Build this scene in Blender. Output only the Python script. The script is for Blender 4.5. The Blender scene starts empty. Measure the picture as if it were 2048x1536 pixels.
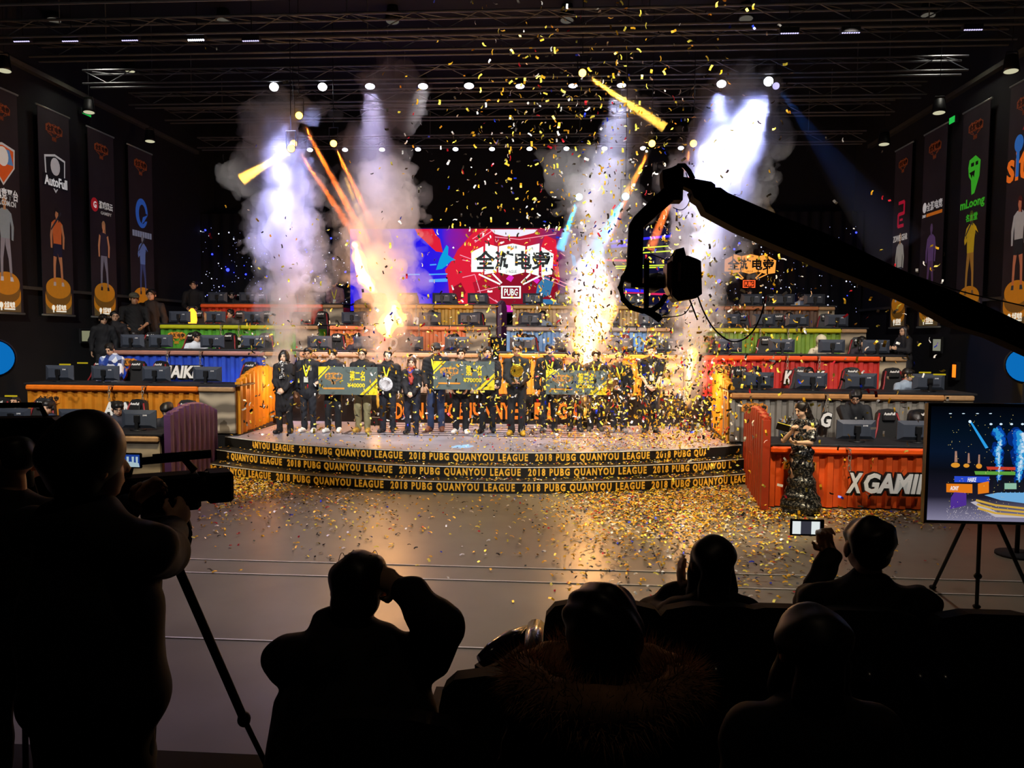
import bpy, math, random
import numpy as np
from mathutils import Vector, Matrix, Euler
PI = math.pi
C = bpy.context.scene.collection
R_ = random.Random(7)

# ---------------------------------------------------------------- camera, world, exposure
F_PX = 1540.0
CAM = Vector((0, 0, 2.46))
_yaw, _pit, _rol = math.atan2(103, F_PX), math.atan2(97, F_PX), .007
_fh = Vector((-math.sin(_yaw), math.cos(_yaw), 0))
CF = (_fh * math.cos(_pit) + Vector((0, 0, -math.sin(_pit)))).normalized()
_r0 = Vector((math.cos(_yaw), math.sin(_yaw), 0)); _u0 = _r0.cross(CF)
CR = _r0 * math.cos(_rol) + _u0 * math.sin(_rol); CU = CR.cross(CF)
def at(px, py, Y):
    """point of the hall on the vertical plane Y seen at a photograph pixel"""
    d = CF * F_PX + CR * (px - 1024) - CU * (py - 768)
    return CAM + d * (Y / d.y)
def at_z(px, py, z):
    d = CF * F_PX + CR * (px - 1024) - CU * (py - 768)
    return CAM + d * ((z - CAM.z) / d.z)
cd = bpy.data.cameras.new('camera'); cam = bpy.data.objects.new('camera', cd); C.objects.link(cam)
cam.matrix_world = Matrix(((CR.x, CU.x, -CF.x, 0), (CR.y, CU.y, -CF.y, 0), (CR.z, CU.z, -CF.z, CAM.z), (0, 0, 0, 1)))
cd.sensor_fit = 'HORIZONTAL'; cd.sensor_width = 36; cd.lens = F_PX / 2048 * 36; cd.clip_start = .05
bpy.context.scene.camera = cam
sc = bpy.context.scene
sc.view_settings.view_transform = 'Standard'; sc.view_settings.look = 'None'
sc.view_settings.gamma = 1; sc.view_settings.use_curve_mapping = False
sc.view_settings.exposure = 0.0
w = bpy.data.worlds.new('dark_hall'); sc.world = w; w.use_nodes = True
w.node_tree.nodes['Background'].inputs[0].default_value = (.25, .3, .5, 1)
w.node_tree.nodes['Background'].inputs[1].default_value = .0035
cy = sc.cycles
cy.max_bounces = 5; cy.diffuse_bounces = 2; cy.glossy_bounces = 2; cy.transmission_bounces = 2
cy.volume_bounces = 1; cy.transparent_max_bounces = 12
cy.use_denoising = True; cy.use_adaptive_sampling = True; cy.adaptive_threshold = .015
cy.sample_clamp_indirect = 4; cy.caustics_reflective = False; cy.caustics_refractive = False

def lin(c):
    if isinstance(c, str):
        c = tuple(int(c[i:i + 2], 16) / 255 for i in (0, 2, 4))
    return tuple((x / 12.92 if x <= .04045 else ((x + .055) / 1.055) ** 2.4) for x in c)

def lamp(name, kind, loc, power, col=(1, 1, 1), target=None, size=40, blend=.5, radius=.1, parent=None, sx=1, sy=1, spec=1):
    l = bpy.data.lights.new(name, kind); l.energy = power; l.color = col
    if kind == 'SPOT':
        l.spot_size = math.radians(size); l.spot_blend = blend; l.shadow_soft_size = radius
    elif kind == 'AREA':
        l.shape = 'RECTANGLE'; l.size = sx; l.size_y = sy
    else:
        l.shadow_soft_size = radius
    l.specular_factor = spec
    o = bpy.data.objects.new(name, l); C.objects.link(o); o.location = loc
    if target is not None:
        o.rotation_euler = (Vector(target) - Vector(loc)).to_track_quat('-Z', 'Y').to_euler()
    if parent: o.parent = parent; o.location = Vector(loc) - parent.location
    return o

# stage wash from the front truss (lamps added for their light, without fixtures)
WASH = [((-4.4, 11.2, 7.95), (-3.6, 15.2, .9), 1200, (1, .95, .94), 38), ((-1.4, 10.9, 7.95), (-1.5, 14.9, .9), 1500, (1, .95, .94), 42),
        ((1.6, 11.2, 7.95), (.9, 15.2, .9), 1200, (1, .94, .88), 38),
        ((-7.2, 8.6, 7.95), (-8.2, 15.0, 1.5), 1600, (1, .90, .80), 46), ((4.9, 8.3, 7.95), (5.2, 14.0, 1.3), 1900, (1, .86, .76), 50),
        ((-4.2, 14.0, 7.95), (-4.0, 18.2, 2.0), 700, (1, .92, .92), 50), ((1.6, 14.0, 7.95), (1.0, 18.2, 2.0), 700, (1, .92, .92), 50),
        ((-8.0, 14.0, 7.95), (-8.0, 18.6, 2.2), 700, (1, .92, .85), 50), ((5.0, 14.0, 7.95), (5.2, 18.6, 2.2), 700, (1, .90, .80), 50),
        ((1.9, 7.6, 7.95), (1.9, 11.4, 0), 3000, (1, .80, .48), 36), ((-5.0, 8.3, 7.95), (-5.7, 12.4, 0), 2600, (1, .80, .48), 22),  # warm lamps added to brighten the confetti piles on the floor
        # front-of-house lamps over the audience
        ((-6, 1.6, 8.8), (-7.6, 15.5, 2.2), 4200, (.98, .95, .92), 36), ((0, 1.6, 8.8), (-1.3, 15.4, 2.6), 8200, (.98, .96, .94), 38), ((4, 1.6, 8.8), (4.6, 15, 2.2), 4200, (1, .93, .84), 36),
        ((.5, .6, 8.6), (.5, 1.9, 0), 26, (1, .75, .5), 110),  # weak lamp added to lift the fur collar and dark audience
        # soft wash added to brighten the open floor
        ((-4.2, 8.6, 7.95), (-4.0, 7.6, 0), 800, (.76, .62, 1), 62), ((-.6, 9.2, 7.95), (-.6, 9.0, 0), 950, (1, .90, .72), 60), ((3.4, 8.6, 7.95), (3.6, 7.4, 0), 500, (.95, .85, .80), 60)]
for i, (p, t, e, c, s) in enumerate(WASH):
    lamp('stage_wash', 'SPOT', p, e, c, t, s, .6, .15)

# ---------------------------------------------------------------- materials
_mats = {}
def M(key, col=None, rough=.55, metal=0, emis=None, es=1.0, var=.12, scale=9, coat=0, spec=.5):
    if key in _mats: return _mats[key]
    m = bpy.data.materials.new(key); m.use_nodes = True; nt = m.node_tree; b = nt.nodes['Principled BSDF']
    c = lin(col)
    if var:
        tc = nt.nodes.new('ShaderNodeTexCoord'); n = nt.nodes.new('ShaderNodeTexNoise'); n.inputs['Scale'].default_value = scale
        n.inputs['Detail'].default_value = 3
        r = nt.nodes.new('ShaderNodeMapRange'); r.inputs[1].default_value = .3; r.inputs[2].default_value = .7
        r.inputs[3].default_value = 1 - var; r.inputs[4].default_value = 1 + var
        v = nt.nodes.new('ShaderNodeHueSaturation'); v.inputs['Color'].default_value = (*c, 1)
        nt.links.new(tc.outputs['Object'], n.inputs['Vector']); nt.links.new(n.outputs['Fac'], r.inputs[0])
        nt.links.new(r.outputs[0], v.inputs['Value']); nt.links.new(v.outputs[0], b.inputs['Base Color'])
    else: b.inputs['Base Color'].default_value = (*c, 1)
    b.inputs['Roughness'].default_value = rough; b.inputs['Metallic'].default_value = metal
    b.inputs['Specular IOR Level'].default_value = spec
    if coat: b.inputs['Coat Weight'].default_value = coat
    if emis:
        b.inputs['Emission Color'].default_value = (*lin(emis), 1); b.inputs['Emission Strength'].default_value = es
    _mats[key] = m; return m
def E_(key, col, es=1.0):
    """a surface that gives off light and nothing else"""
    if key in _mats: return _mats[key]
    m = bpy.data.materials.new(key); m.use_nodes = True; nt = m.node_tree
    nt.nodes.remove(nt.nodes['Principled BSDF']); e = nt.nodes.new('ShaderNodeEmission')
    e.inputs[0].default_value = (*lin(col), 1); e.inputs[1].default_value = es
    nt.links.new(e.outputs[0], nt.nodes['Material Output'].inputs[0])
    _mats[key] = m; return m
def V_(key, col, dens, g=0.0, emis=None, es=0, noise=None):
    if key in _mats: return _mats[key]
    m = bpy.data.materials.new(key); m.use_nodes = True; nt = m.node_tree
    nt.nodes.remove(nt.nodes['Principled BSDF']); v = nt.nodes.new('ShaderNodeVolumePrincipled')
    v.inputs['Color'].default_value = (*lin(col), 1); v.inputs['Density'].default_value = dens
    v.inputs['Anisotropy'].default_value = g
    if emis:
        v.inputs['Emission Color'].default_value = (*lin(emis), 1); v.inputs['Emission Strength'].default_value = es
    if noise:
        sc_, lo, hi = noise
        tc = nt.nodes.new('ShaderNodeTexCoord'); n = nt.nodes.new('ShaderNodeTexNoise'); n.inputs['Scale'].default_value = sc_
        n.inputs['Detail'].default_value = 4; r = nt.nodes.new('ShaderNodeMapRange')
        r.inputs[1].default_value = lo; r.inputs[2].default_value = hi; r.inputs[3].default_value = 0; r.inputs[4].default_value = dens
        nt.links.new(tc.outputs['Object'], n.inputs['Vector']); nt.links.new(n.outputs['Fac'], r.inputs[0])
        nt.links.new(r.outputs[0], v.inputs['Density'])
    nt.links.new(v.outputs[0], nt.nodes['Material Output'].inputs['Volume'])
    _mats[key] = m; return m

# ---------------------------------------------------------------- mesh helpers
def frame(d, up=(0, 0, 1)):
    d = Vector(d).normalized(); u = Vector(up)
    if abs(d.dot(u)) > .99: u = Vector((0, 1, 0))
    x = u.cross(d).normalized(); y = d.cross(x); return x, y, d
class MB:
    def __init__(s): s.v = []; s.f = []; s.mi = []; s.sm = []
    def add(s, vs, fs, m=0, sm=False, mtx=None):
        b = len(s.v)
        if mtx is not None: vs = [mtx @ Vector(p) for p in vs]
        s.v += [tuple(p) for p in vs]; s.f += [tuple(b + i for i in f) for f in fs]
        s.mi += [m] * len(fs); s.sm += [sm] * len(fs); return s
    def box(s, c, d, m=0, rot=None, bev=0):
        x, y, z = d[0] / 2, d[1] / 2, d[2] / 2
        if bev and min(x, y, z) > bev * 1.2:
            vs = []; bm_f = []
            # chamfered box: three rectangles per corner
            idx = {}
            for sx in (-1, 1):
                for sy in (-1, 1):
                    for sz in (-1, 1):
                        for k in range(3):
                            p = [sx * (x - bev), sy * (y - bev), sz * (z - bev)]; p[k] = (sx * x, sy * y, sz * z)[k]
                            idx[(sx, sy, sz, k)] = len(vs); vs.append(p)
            fs = []
            for k in range(3):
                a, b_ = (k + 1) % 3, (k + 2) % 3
                for sg in (-1, 1):
                    q = []
                    for (u, w_) in ((-1, -1), (1, -1), (1, 1), (-1, 1)):
                        t = [0, 0, 0]; t[k] = sg; t[a] = u; t[b_] = w_; q.append(idx[(*t, k)])
                    fs.append(q if sg > 0 else q[::-1])
                for (u, w_) in ((-1, -1), (1, -1), (1, 1), (-1, 1)):
                    t0 = [0, 0, 0]; t0[a] = u; t0[b_] = w_; t1 = list(t0); t0[k] = -1; t1[k] = 1
                    fs.append([idx[(*t0, a)], idx[(*t1, a)], idx[(*t1, b_)], idx[(*t0, b_)]])
            for sx in (-1, 1):
                for sy in (-1, 1):
                    for sz in (-1, 1): fs.append([idx[(sx, sy, sz, k)] for k in range(3)])
        else:
            vs = [(i * x, j * y, k * z) for i in (-1, 1) for j in (-1, 1) for k in (-1, 1)]
            fs = [(0, 1, 3, 2), (4, 6, 7, 5), (0, 4, 5, 1), (2, 3, 7, 6), (0, 2, 6, 4), (1, 5, 7, 3)]
        mt = Matrix.Translation(Vector(c))
        if rot is not None: mt = mt @ (Euler(rot).to_matrix().to_4x4() if not isinstance(rot, Matrix) else rot.to_4x4())
        return s.add(vs, fs, m, False, mt)
    def tube(s, pts, r, n=8, m=0, cap=True, flat=1.0, up=(0, 0, 1), closed=False):
        pts = [Vector(p) for p in pts]; k = len(pts); vs = []; fs = []
        rr = r if isinstance(r, (list, tuple)) else [r] * k
        for i, p in enumerate(pts):
            if closed: d = pts[(i + 1) % k] - pts[i - 1]
            else: d = pts[min(i + 1, k - 1)] - pts[max(i - 1, 0)]
            x, y, _ = frame(d, up)
            for j in range(n):
                a = 2 * PI * j / n; vs.append(p + x * math.cos(a) * rr[i] + y * math.sin(a) * rr[i] * flat)
        for i in range(k if closed else k - 1):
            i2 = (i + 1) % k
            for j in range(n):
                j2 = (j + 1) % n; fs.append((i * n + j, i * n + j2, i2 * n + j2, i2 * n + j))
        if cap and not closed: fs += [tuple(range(n))[::-1], tuple((k - 1) * n + j for j in range(n))]
        return s.add(vs, fs, m, n > 6)
    def cyl(s, a, b, r0, r1=None, n=16, m=0): return s.tube([a, b], [r0, r0 if r1 is None else r1], n, m)
    def ell(s, c, r, m=0, nu=12, nv=8, mtx=None):
        vs = []; fs = []
        for i in range(nv + 1):
            t = PI * i / nv
            for j in range(nu):
                p = 2 * PI * j / nu
                vs.append((r[0] * math.sin(t) * math.cos(p), r[1] * math.sin(t) * math.sin(p), r[2] * math.cos(t)))
        for i in range(nv):
            for j in range(nu): fs.append((i * nu + j, (i + 1) * nu + j, (i + 1) * nu + (j + 1) % nu, i * nu + (j + 1) % nu))
        mt = Matrix.Translation(Vector(c)) @ (mtx.to_4x4() if mtx else Matrix())
        return s.add(vs, fs, m, True, mt)
    def lathe(s, prof, n=24, c=(0, 0, 0), m=0, sm=True, a0=0, a1=2 * PI):
        full = abs(a1 - a0 - 2 * PI) < 1e-6; k = n if full else n + 1; vs = []; fs = []
        for i in range(k):
            a = a0 + (a1 - a0) * i / n
            for (r, z) in prof: vs.append((c[0] + r * math.cos(a), c[1] + r * math.sin(a), c[2] + z))
        q = len(prof)
        for i in range(n):
            i2 = (i + 1) % k
            for j in range(q - 1): fs.append((i * q + j, i2 * q + j, i2 * q + j + 1, i * q + j + 1))
        return s.add(vs, fs, m, sm)
    def prism(s, poly, d, m=0, mtx=None, o=(0, 0, 0)):
        """outline in local XZ, thickness d along +Y (front face at y=o.y)"""
        n = len(poly); vs = [(o[0] + x, o[1], o[2] + z) for x, z in poly] + [(o[0] + x, o[1] + d, o[2] + z) for x, z in poly]
        fs = [tuple(range(n)), tuple(range(2 * n - 1, n - 1, -1))]
        fs += [(i, i + n, (i + 1) % n + n, (i + 1) % n) for i in range(n)]
        return s.add(vs, fs, m, False, mtx)
    def quad(s, a, b, c, d, m=0): return s.add([a, b, c, d], [(0, 1, 2, 3)], m)
    def build(s, name, mats, parent=None, loc=None, rot=None):
        me = bpy.data.meshes.new(name); me.from_pydata(s.v, [], s.f)
        for m in (mats if isinstance(mats, (list, tuple)) else [mats]): me.materials.append(m)
        me.polygons.foreach_set('material_index', s.mi); me.polygons.foreach_set('use_smooth', s.sm); me.update()
        return link(name, me, parent, loc, rot)
def link(name, me, parent=None, loc=None, rot=None):
    o = bpy.data.objects.new(name, me); C.objects.link(o)
    if parent: o.parent = parent
    if loc is not None: o.location = loc
    if rot is not None: o.rotation_euler = rot
    return o
def tag(o, label=None, cat=None, group=None, kind=None):
    if label: o['label'] = label
    if cat: o['category'] = cat
    if group: o['group'] = group
    if kind: o['kind'] = kind
    return o
def thing(name, label, cat, loc=(0, 0, 0), rz=0, group=None, rot=None):
    o = bpy.data.objects.new(name, None); C.objects.link(o); o.location = loc
    o.rotation_euler = rot if rot else (0, 0, rz); o.empty_display_size = .1
    return tag(o, label, cat, group)
KIDS = {}
def copy_tree(o, parent=None):
    c = o.copy(); C.objects.link(c)
    if parent: c.parent = parent
    for ch in list(o.children): copy_tree(ch, c)
    return c
_txt = {}
def text_mesh(body, size=1, ext=.01, bold=.0, shear=0.0, w=1.0, space=1.0):
    key = (body, size, ext, bold, shear, space)
    if key not in _txt:
        c = bpy.data.curves.new('t', 'FONT'); c.body = body; c.size = size; c.extrude = ext; c.offset = bold; c.shear = shear
        c.align_x = 'CENTER'; c.align_y = 'CENTER'; c.resolution_u = 2; c.space_character = space
        o = bpy.data.objects.new('t', c); me = bpy.data.meshes.new_from_object(o); bpy.data.objects.remove(o)
        n = len(me.vertices); co = np.empty(n * 3); me.vertices.foreach_get('co', co)
        _txt[key] = (co.reshape(-1, 3), [tuple(p.vertices) for p in me.polygons]); bpy.data.meshes.remove(me)
    return _txt[key]
def add_text(mb, body, size, c, ext=.01, bold=0, shear=0, m=0, width=None, mtx=None, space=1.0, height=None):
    """standing lettering: reads from -Y, centred at c; optional fit to width / height"""
    co, fs = text_mesh(body, size, ext, bold, shear, space=space); lo = co.min(0); hi = co.max(0)
    sx = width / (hi[0] - lo[0]) if width else 1; sz = height / (hi[1] - lo[1]) if height else 1
    mx = (lo[0] + hi[0]) / 2; mz = (lo[1] + hi[1]) / 2
    vs = [(c[0] + (p[0] - mx) * sx, c[1] - p[2], c[2] + (p[1] - mz) * sz) for p in co]
    mb.add(vs, [f for f in fs], m, False, mtx); return mb

# ---------------------------------------------------------------- smooth bodies from blended round shapes
def fbm(n, lo, vox, seed, cell, octs=4, gain=.55):
    rg = np.random.RandomState(seed); out = np.zeros(n, np.float32); amp = 1.0
    for o in range(octs):
        W = []
        for i in range(3):
            t = np.arange(n[i]) * vox / cell; k = int(t[-1]) + 3; i0 = t.astype(int); f = t - i0; f = f * f * (3 - 2 * f)
            w = np.zeros((n[i], k), np.float32); w[np.arange(n[i]), i0] = 1 - f; w[np.arange(n[i]), i0 + 1] = f; W.append(w)
        r = rg.uniform(-1, 1, (W[0].shape[1], W[1].shape[1], W[2].shape[1])).astype(np.float32)
        r = np.einsum('ia,abc->ibc', W[0], r); r = np.einsum('jb,ibc->ijc', W[1], r); r = np.einsum('kc,ijc->ijk', W[2], r)
        out += amp * (np.abs(r) * 1.6 - .4); amp *= gain; cell *= .5
    return out
def sdf_mesh(prims, vox, k=.02, wr=0, seed=0):
    """prims: ('c',a,b,ra,rb[,flat,dir]) capsule, ('e',c,radii[,R]) ellipsoid; a leading '-' cuts. Returns verts, quads."""
    los, his = [], []
    for p in prims:
        if p[0] == 'c': a, b = np.array(p[1]), np.array(p[2]); r = max(p[3], p[4]); los.append(np.minimum(a, b) - r); his.append(np.maximum(a, b) + r)
        elif p[0] == 'e': c_ = np.array(p[1]); r = max(p[2]); los.append(c_ - r); his.append(c_ + r)
    lo = np.min(los, 0) - vox * 3 - k * .6; hi = np.max(his, 0) + vox * 3 + k * .6
    n = np.ceil((hi - lo) / vox).astype(int) + 1
    F = np.full(n, 1.0, np.float32)
    ax = [lo[i] + np.arange(n[i]) * vox for i in range(3)]
    for p in prims:
        sub = p[0][0] == '-'; ty = p[0][-1]
        if ty == 'c':
            a, b = np.array(p[1], float), np.array(p[2], float); ra, rb = p[3], p[4]; r = max(ra, rb); l, h = np.minimum(a, b) - r, np.maximum(a, b) + r
        else:
            c_ = np.array(p[1], float); rd = np.array(p[2], float); r = rd.max(); l, h = c_ - r, c_ + r
        i0 = np.maximum(((l - lo - k - 2 * vox) / vox).astype(int), 0); i1 = np.minimum(((h - lo + k + 2 * vox) / vox).astype(int) + 1, n)
        if np.any(i1 <= i0): continue
        sl = tuple(slice(i0[j], i1[j]) for j in range(3))
        X, Y, Z = np.meshgrid(ax[0][sl[0]], ax[1][sl[1]], ax[2][sl[2]], indexing='ij')
        if ty == 'c':
            ab = b - a; L = max(ab @ ab, 1e-9); px, py, pz = X - a[0], Y - a[1], Z - a[2]
            t = np.clip((px * ab[0] + py * ab[1] + pz * ab[2]) / L, 0, 1)
            px -= t * ab[0]; py -= t * ab[1]; pz -= t * ab[2]
            if len(p) > 5:
                fl = p[5]; d = np.array(p[6], float); d /= np.linalg.norm(d); q = (px * d[0] + py * d[1] + pz * d[2]) * (1 / fl - 1)
                px += q * d[0]; py += q * d[1]; pz += q * d[2]
                D = (np.sqrt(px * px + py * py + pz * pz) - (ra + (rb - ra) * t)) * (fl * .5 + .5)
            else: D = np.sqrt(px * px + py * py + pz * pz) - (ra + (rb - ra) * t)
        else:
            px, py, pz = X - c_[0], Y - c_[1], Z - c_[2]
            if len(p) > 3 and p[3] is not None:
                R = np.array(p[3]).T; px, py, pz = (R[0][0] * px + R[0][1] * py + R[0][2] * pz, R[1][0] * px + R[1][1] * py + R[1][2] * pz, R[2][0] * px + R[2][1] * py + R[2][2] * pz)
            k0 = np.sqrt((px / rd[0]) ** 2 + (py / rd[1]) ** 2 + (pz / rd[2]) ** 2); k1 = np.sqrt((px / rd[0] ** 2) ** 2 + (py / rd[1] ** 2) ** 2 + (pz / rd[2] ** 2) ** 2)
            D = k0 * (k0 - 1) / np.maximum(k1, 1e-6)
        G = F[sl]; kk = k if not sub else k * .4
        if sub:
            h_ = np.clip(.5 - .5 * (G + D) / kk, 0, 1); F[sl] = G * (1 - h_) - D * h_ + kk * h_ * (1 - h_)
        else:
            h_ = np.clip(.5 + .5 * (G - D) / kk, 0, 1); F[sl] = G * (1 - h_) + D * h_ - kk * h_ * (1 - h_)
    if wr < 0: F += -wr * -1 * fbm(tuple(n), lo, vox, seed, .46, 5, .6)
    if wr > 0:
        rg = np.random.RandomState(seed); X, Y, Z = np.meshgrid(*ax, indexing='ij', sparse=True)
        for i in range(5):
            kv = rg.randn(3) * (14 + 9 * i); kv[2] *= .8; F += (wr * np.sin(kv[0] * X + kv[1] * Y + kv[2] * Z + rg.rand() * 6)).astype(np.float32)
    F[0] = F[-1] = 1; F[:, 0] = F[:, -1] = 1; F[:, :, 0] = F[:, :, -1] = 1
    return nets(F, lo, vox)
def nets(F, lo, vox):
    S = F < 0
    corners = [(i, j, k) for i in (0, 1) for j in (0, 1) for k in (0, 1)]
    nx, ny, nz = np.array(F.shape) - 1
    cnt = np.zeros((nx, ny, nz), np.int8)
    for (i, j, k) in corners: cnt += S[i:i + nx, j:j + ny, k:k + nz]
    cells = np.argwhere((cnt > 0) & (cnt < 8))
    if len(cells) == 0: return np.zeros((0, 3)), np.zeros((0, 4), int)
    idx = -np.ones((nx, ny, nz), np.int64); idx[tuple(cells.T)] = np.arange(len(cells))
    val = [F[tuple((cells + np.array(c)).T)] for c in corners]
    acc = np.zeros((len(cells), 3)); num = np.zeros(len(cells))
    for a in range(8):
        for b in range(a + 1, 8):
            ca, cb = np.array(corners[a]), np.array(corners[b])
            if np.abs(ca - cb).sum() != 1: continue
            va, vb = val[a], val[b]; mk = (va < 0) != (vb < 0)
            t = np.where(mk, va / np.where(mk, va - vb, 1), 0)
            acc += mk[:, None] * (ca + t[:, None] * (cb - ca)); num += mk
    P = lo + (cells + acc / num[:, None]) * vox
    Q = []
    for axn in range(3):
        sl0 = [slice(1, -1)] * 3; sl1 = [slice(1, -1)] * 3; sl0[axn] = slice(0, -1); sl1[axn] = slice(1, None)
        A = S[tuple(sl0)]; B = S[tuple(sl1)]
        e = np.argwhere(A != B)
        if len(e) == 0: continue
        ins = A[tuple(e.T)]; off = np.array([1, 1, 1]); off[axn] = 0; g = e + off
        u, v_ = (axn + 1) % 3, (axn + 2) % 3; du = np.zeros(3, int); dv = np.zeros(3, int); du[u] = 1; dv[v_] = 1
        q = np.stack([idx[tuple((g - du - dv).T)], idx[tuple((g - dv).T)], idx[tuple(g.T)], idx[tuple((g - du).T)]], 1)
        q[~ins] = q[~ins][:, ::-1]; Q.append(q)
    return P, np.concatenate(Q)
def sdf_obj(name, prims, vox, mats, parent=None, k=.02, wr=0, seed=0, loc=None, matf=None):
    P, Q = sdf_mesh(prims, vox, k, wr, seed)
    me = bpy.data.meshes.new(name); me.vertices.add(len(P)); me.vertices.foreach_set('co', P.ravel())
    me.loops.add(Q.size); me.loops.foreach_set('vertex_index', Q.ravel().astype(np.int32))
    me.polygons.add(len(Q)); me.polygons.foreach_set('loop_start', np.arange(0, Q.size, 4, dtype=np.int32))
    me.polygons.foreach_set('use_smooth', np.ones(len(Q), bool))
    for m in (mats if isinstance(mats, (list, tuple)) else [mats]): me.materials.append(m)
    me.update(calc_edges=True); me.validate()
    return link(name, me, parent, loc)
# ================================================================ THE HALL
XL, XR, YB, ZC = -11.7, 9.1, 25.2, 9.6
def struct(o): o['kind'] = 'structure'; return o
mfloor = M('stage_floor_vinyl', '807868', .36, var=.10, scale=1.3, spec=.6)
# a soft grain in the gloss so reflections smear unevenly
nt = mfloor.node_tree; b_ = nt.nodes['Principled BSDF']; tc = nt.nodes.new('ShaderNodeTexCoord'); nz_ = nt.nodes.new('ShaderNodeTexNoise')
nz_.inputs['Scale'].default_value = 2.2; mr_ = nt.nodes.new('ShaderNodeMapRange'); mr_.inputs[3].default_value = .27; mr_.inputs[4].default_value = .40
nt.links.new(tc.outputs['Object'], nz_.inputs['Vector']); nt.links.new(nz_.outputs['Fac'], mr_.inputs[0]); nt.links.new(mr_.outputs[0], b_.inputs['Roughness'])
mdark = M('black_paint', '0d0e12', .8, var=.2, scale=2); mwall = M('acoustic_wall', '121317', .9, var=.25, scale=1.5)
mwallpale = M('wall_panel', '25262a', .85, var=.2, scale=1)
struct(MB().box(((XL + XR) / 2, 12.2, -.05), (XR - XL + .4, 27, .1)).build('floor', mfloor))
struct(MB().box(((XL + XR) / 2, 12.2, ZC + .1), (XR - XL + .4, 27, .2)).build('ceiling', mdark))
struct(MB().box((XL - .1, 12.2, ZC / 2), (.2, 27, ZC)).build('wall_left', mwall))
struct(MB().box((XR + .1, 12.2, ZC / 2), (.2, 27, ZC)).build('wall_right', mwall))
struct(MB().box(((XL + XR) / 2, YB + .2, ZC / 2), (XR - XL + .4, .2, ZC)).build('wall_back', mdark))
mseam = M('seam_metal', 'e0dcd4', .55, 0, var=0)
for n_, (pxl, pyl, pxr, pyr) in enumerate([(340, 1115, 2048, 1172), (340, 1142, 2048, 1200), (380, 1279, 2048, 1330)]):
    yy = at_z(800, pyl + (pyr - pyl) * (800 - pxl) / (pxr - pxl), 0).y
    struct(MB().box(((XL + XR) / 2, yy, .003), (XR - XL, .018, .012)).build('trim_%d' % (n_ + 1), mseam))
struct(MB().box((1.05, (at_z(1140, 1090, 0).y + at_z(1140, 1135, 0).y) / 2, .002), (.006, 1.2, .006)).build('trim_4', M('seam_dark', '1a1815', .6)))
mledge = M('wall_ledge', '4a4b40', .7)
struct(MB().box((XL + .06, 15, 3.42), (.12, 19, .07)).build('trim_5', mledge)); struct(MB().box((XR - .06, 15, 3.30), (.12, 19, .07)).build('trim_6', mledge))
struct(MB().box((XL + .07, 14, 8.15), (.14, 20, .10)).build('trim_7', mledge)); struct(MB().box((XR - .07, 14, 8.15), (.14, 20, .10)).build('trim_8', mledge))
# seating platforms where the audience and the photographer are
struct(MB().box(((XL + XR) / 2, 3.2, .175), (XR - XL, .9, .35)).build('floor_audience_step', mdark))
struct(MB().box(((XL + XR) / 2, .85, .275), (XR - XL, 3.8, .55)).build('floor_audience_platform', mdark))
# terrace platforms under the desks
Yr = {1: 11.2, 2: 13.9, 3: 16.6, 4: 18.8, 5: 21.0}; Zt = {1: .9, 2: 1.47, 3: 2.07, 4: 2.67, 5: 3.28}
XB = {'L': (-10.15, -6.1), 'CL': (-5.8, -1.85), 'CR': (-1.4, 2.55), 'R': (2.98, 7.15)}
for r in (2, 3, 4, 5):
    z = Zt[r] - .9; y0 = Yr[r]; y1 = Yr[r + 1] if r < 5 else 23.4
    for nm, (a, b) in (('L', (-10.6, -6.05)), ('C', (-6.05, 2.93)), ('R', (2.93, 7.6))):
        if nm == 'C' and r == 2: continue
        yy0 = y0 if not (nm == 'C' and r == 3) else 16.6
        struct(MB().box(((a + b) / 2, (yy0 + y1) / 2, z / 2), (b - a, y1 - yy0, z)).build('floor_terrace_%s_%d' % ({'L': 'left', 'C': 'centre', 'R': 'right'}[nm], r), M('terrace_black', '141416', .8)))
mtape = E_('glow_tape', 'c8b020', .7)
for i, (px, py, Y) in enumerate([(130, 729, 13.4), (165, 726, 14.4), (1850, 745, 14.4), (1879, 749, 13.9), (22, 792, 12.2)]):
    p = at(px, py, Y)
    struct(MB().box((p.x, p.y, p.z), (.20, .03, .025)).build('trim_%d' % (9 + i), mtape))

# ---------------------------------------------------------------- round stage
CX, CYs, R1 = -1.55, 21.16, 8.7; XE = 4.72
st = thing('round_stage', 'round stage with pale printed floor and three dark steps lettered in gold', 'stage', (CX, CYs, 0))
mtop = M('stage_print', '9c98a2', .36, var=.16, scale=3, spec=.5); mrise = M('step_riser', '15130f', .45, var=.1); mtread = M('step_tread', '24221f', .4, var=.2)
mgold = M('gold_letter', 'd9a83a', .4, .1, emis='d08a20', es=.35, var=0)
def arc_slab(r, z0, z1, yback):
    a0 = math.acos(XE / r) if XE < r else 0; pts = []
    n = 72; am = -PI / 2
    h = PI / 2 - a0
    for i in range(n + 1):
        a = am - h + 2 * h * i / n; pts.append((r * math.cos(a), r * math.sin(a)))
    pts += [(XE, yback), (-XE, yback)]; k = len(pts)
    vs = [(x, y, z0) for x, y in pts] + [(x, y, z1) for x, y in pts]
    fs = [tuple(range(k, 2 * k)), tuple(range(k))[::-1]] + [(i, (i + 1) % k, (i + 1) % k + k, i + k) for i in range(k)]
    return vs, fs
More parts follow.
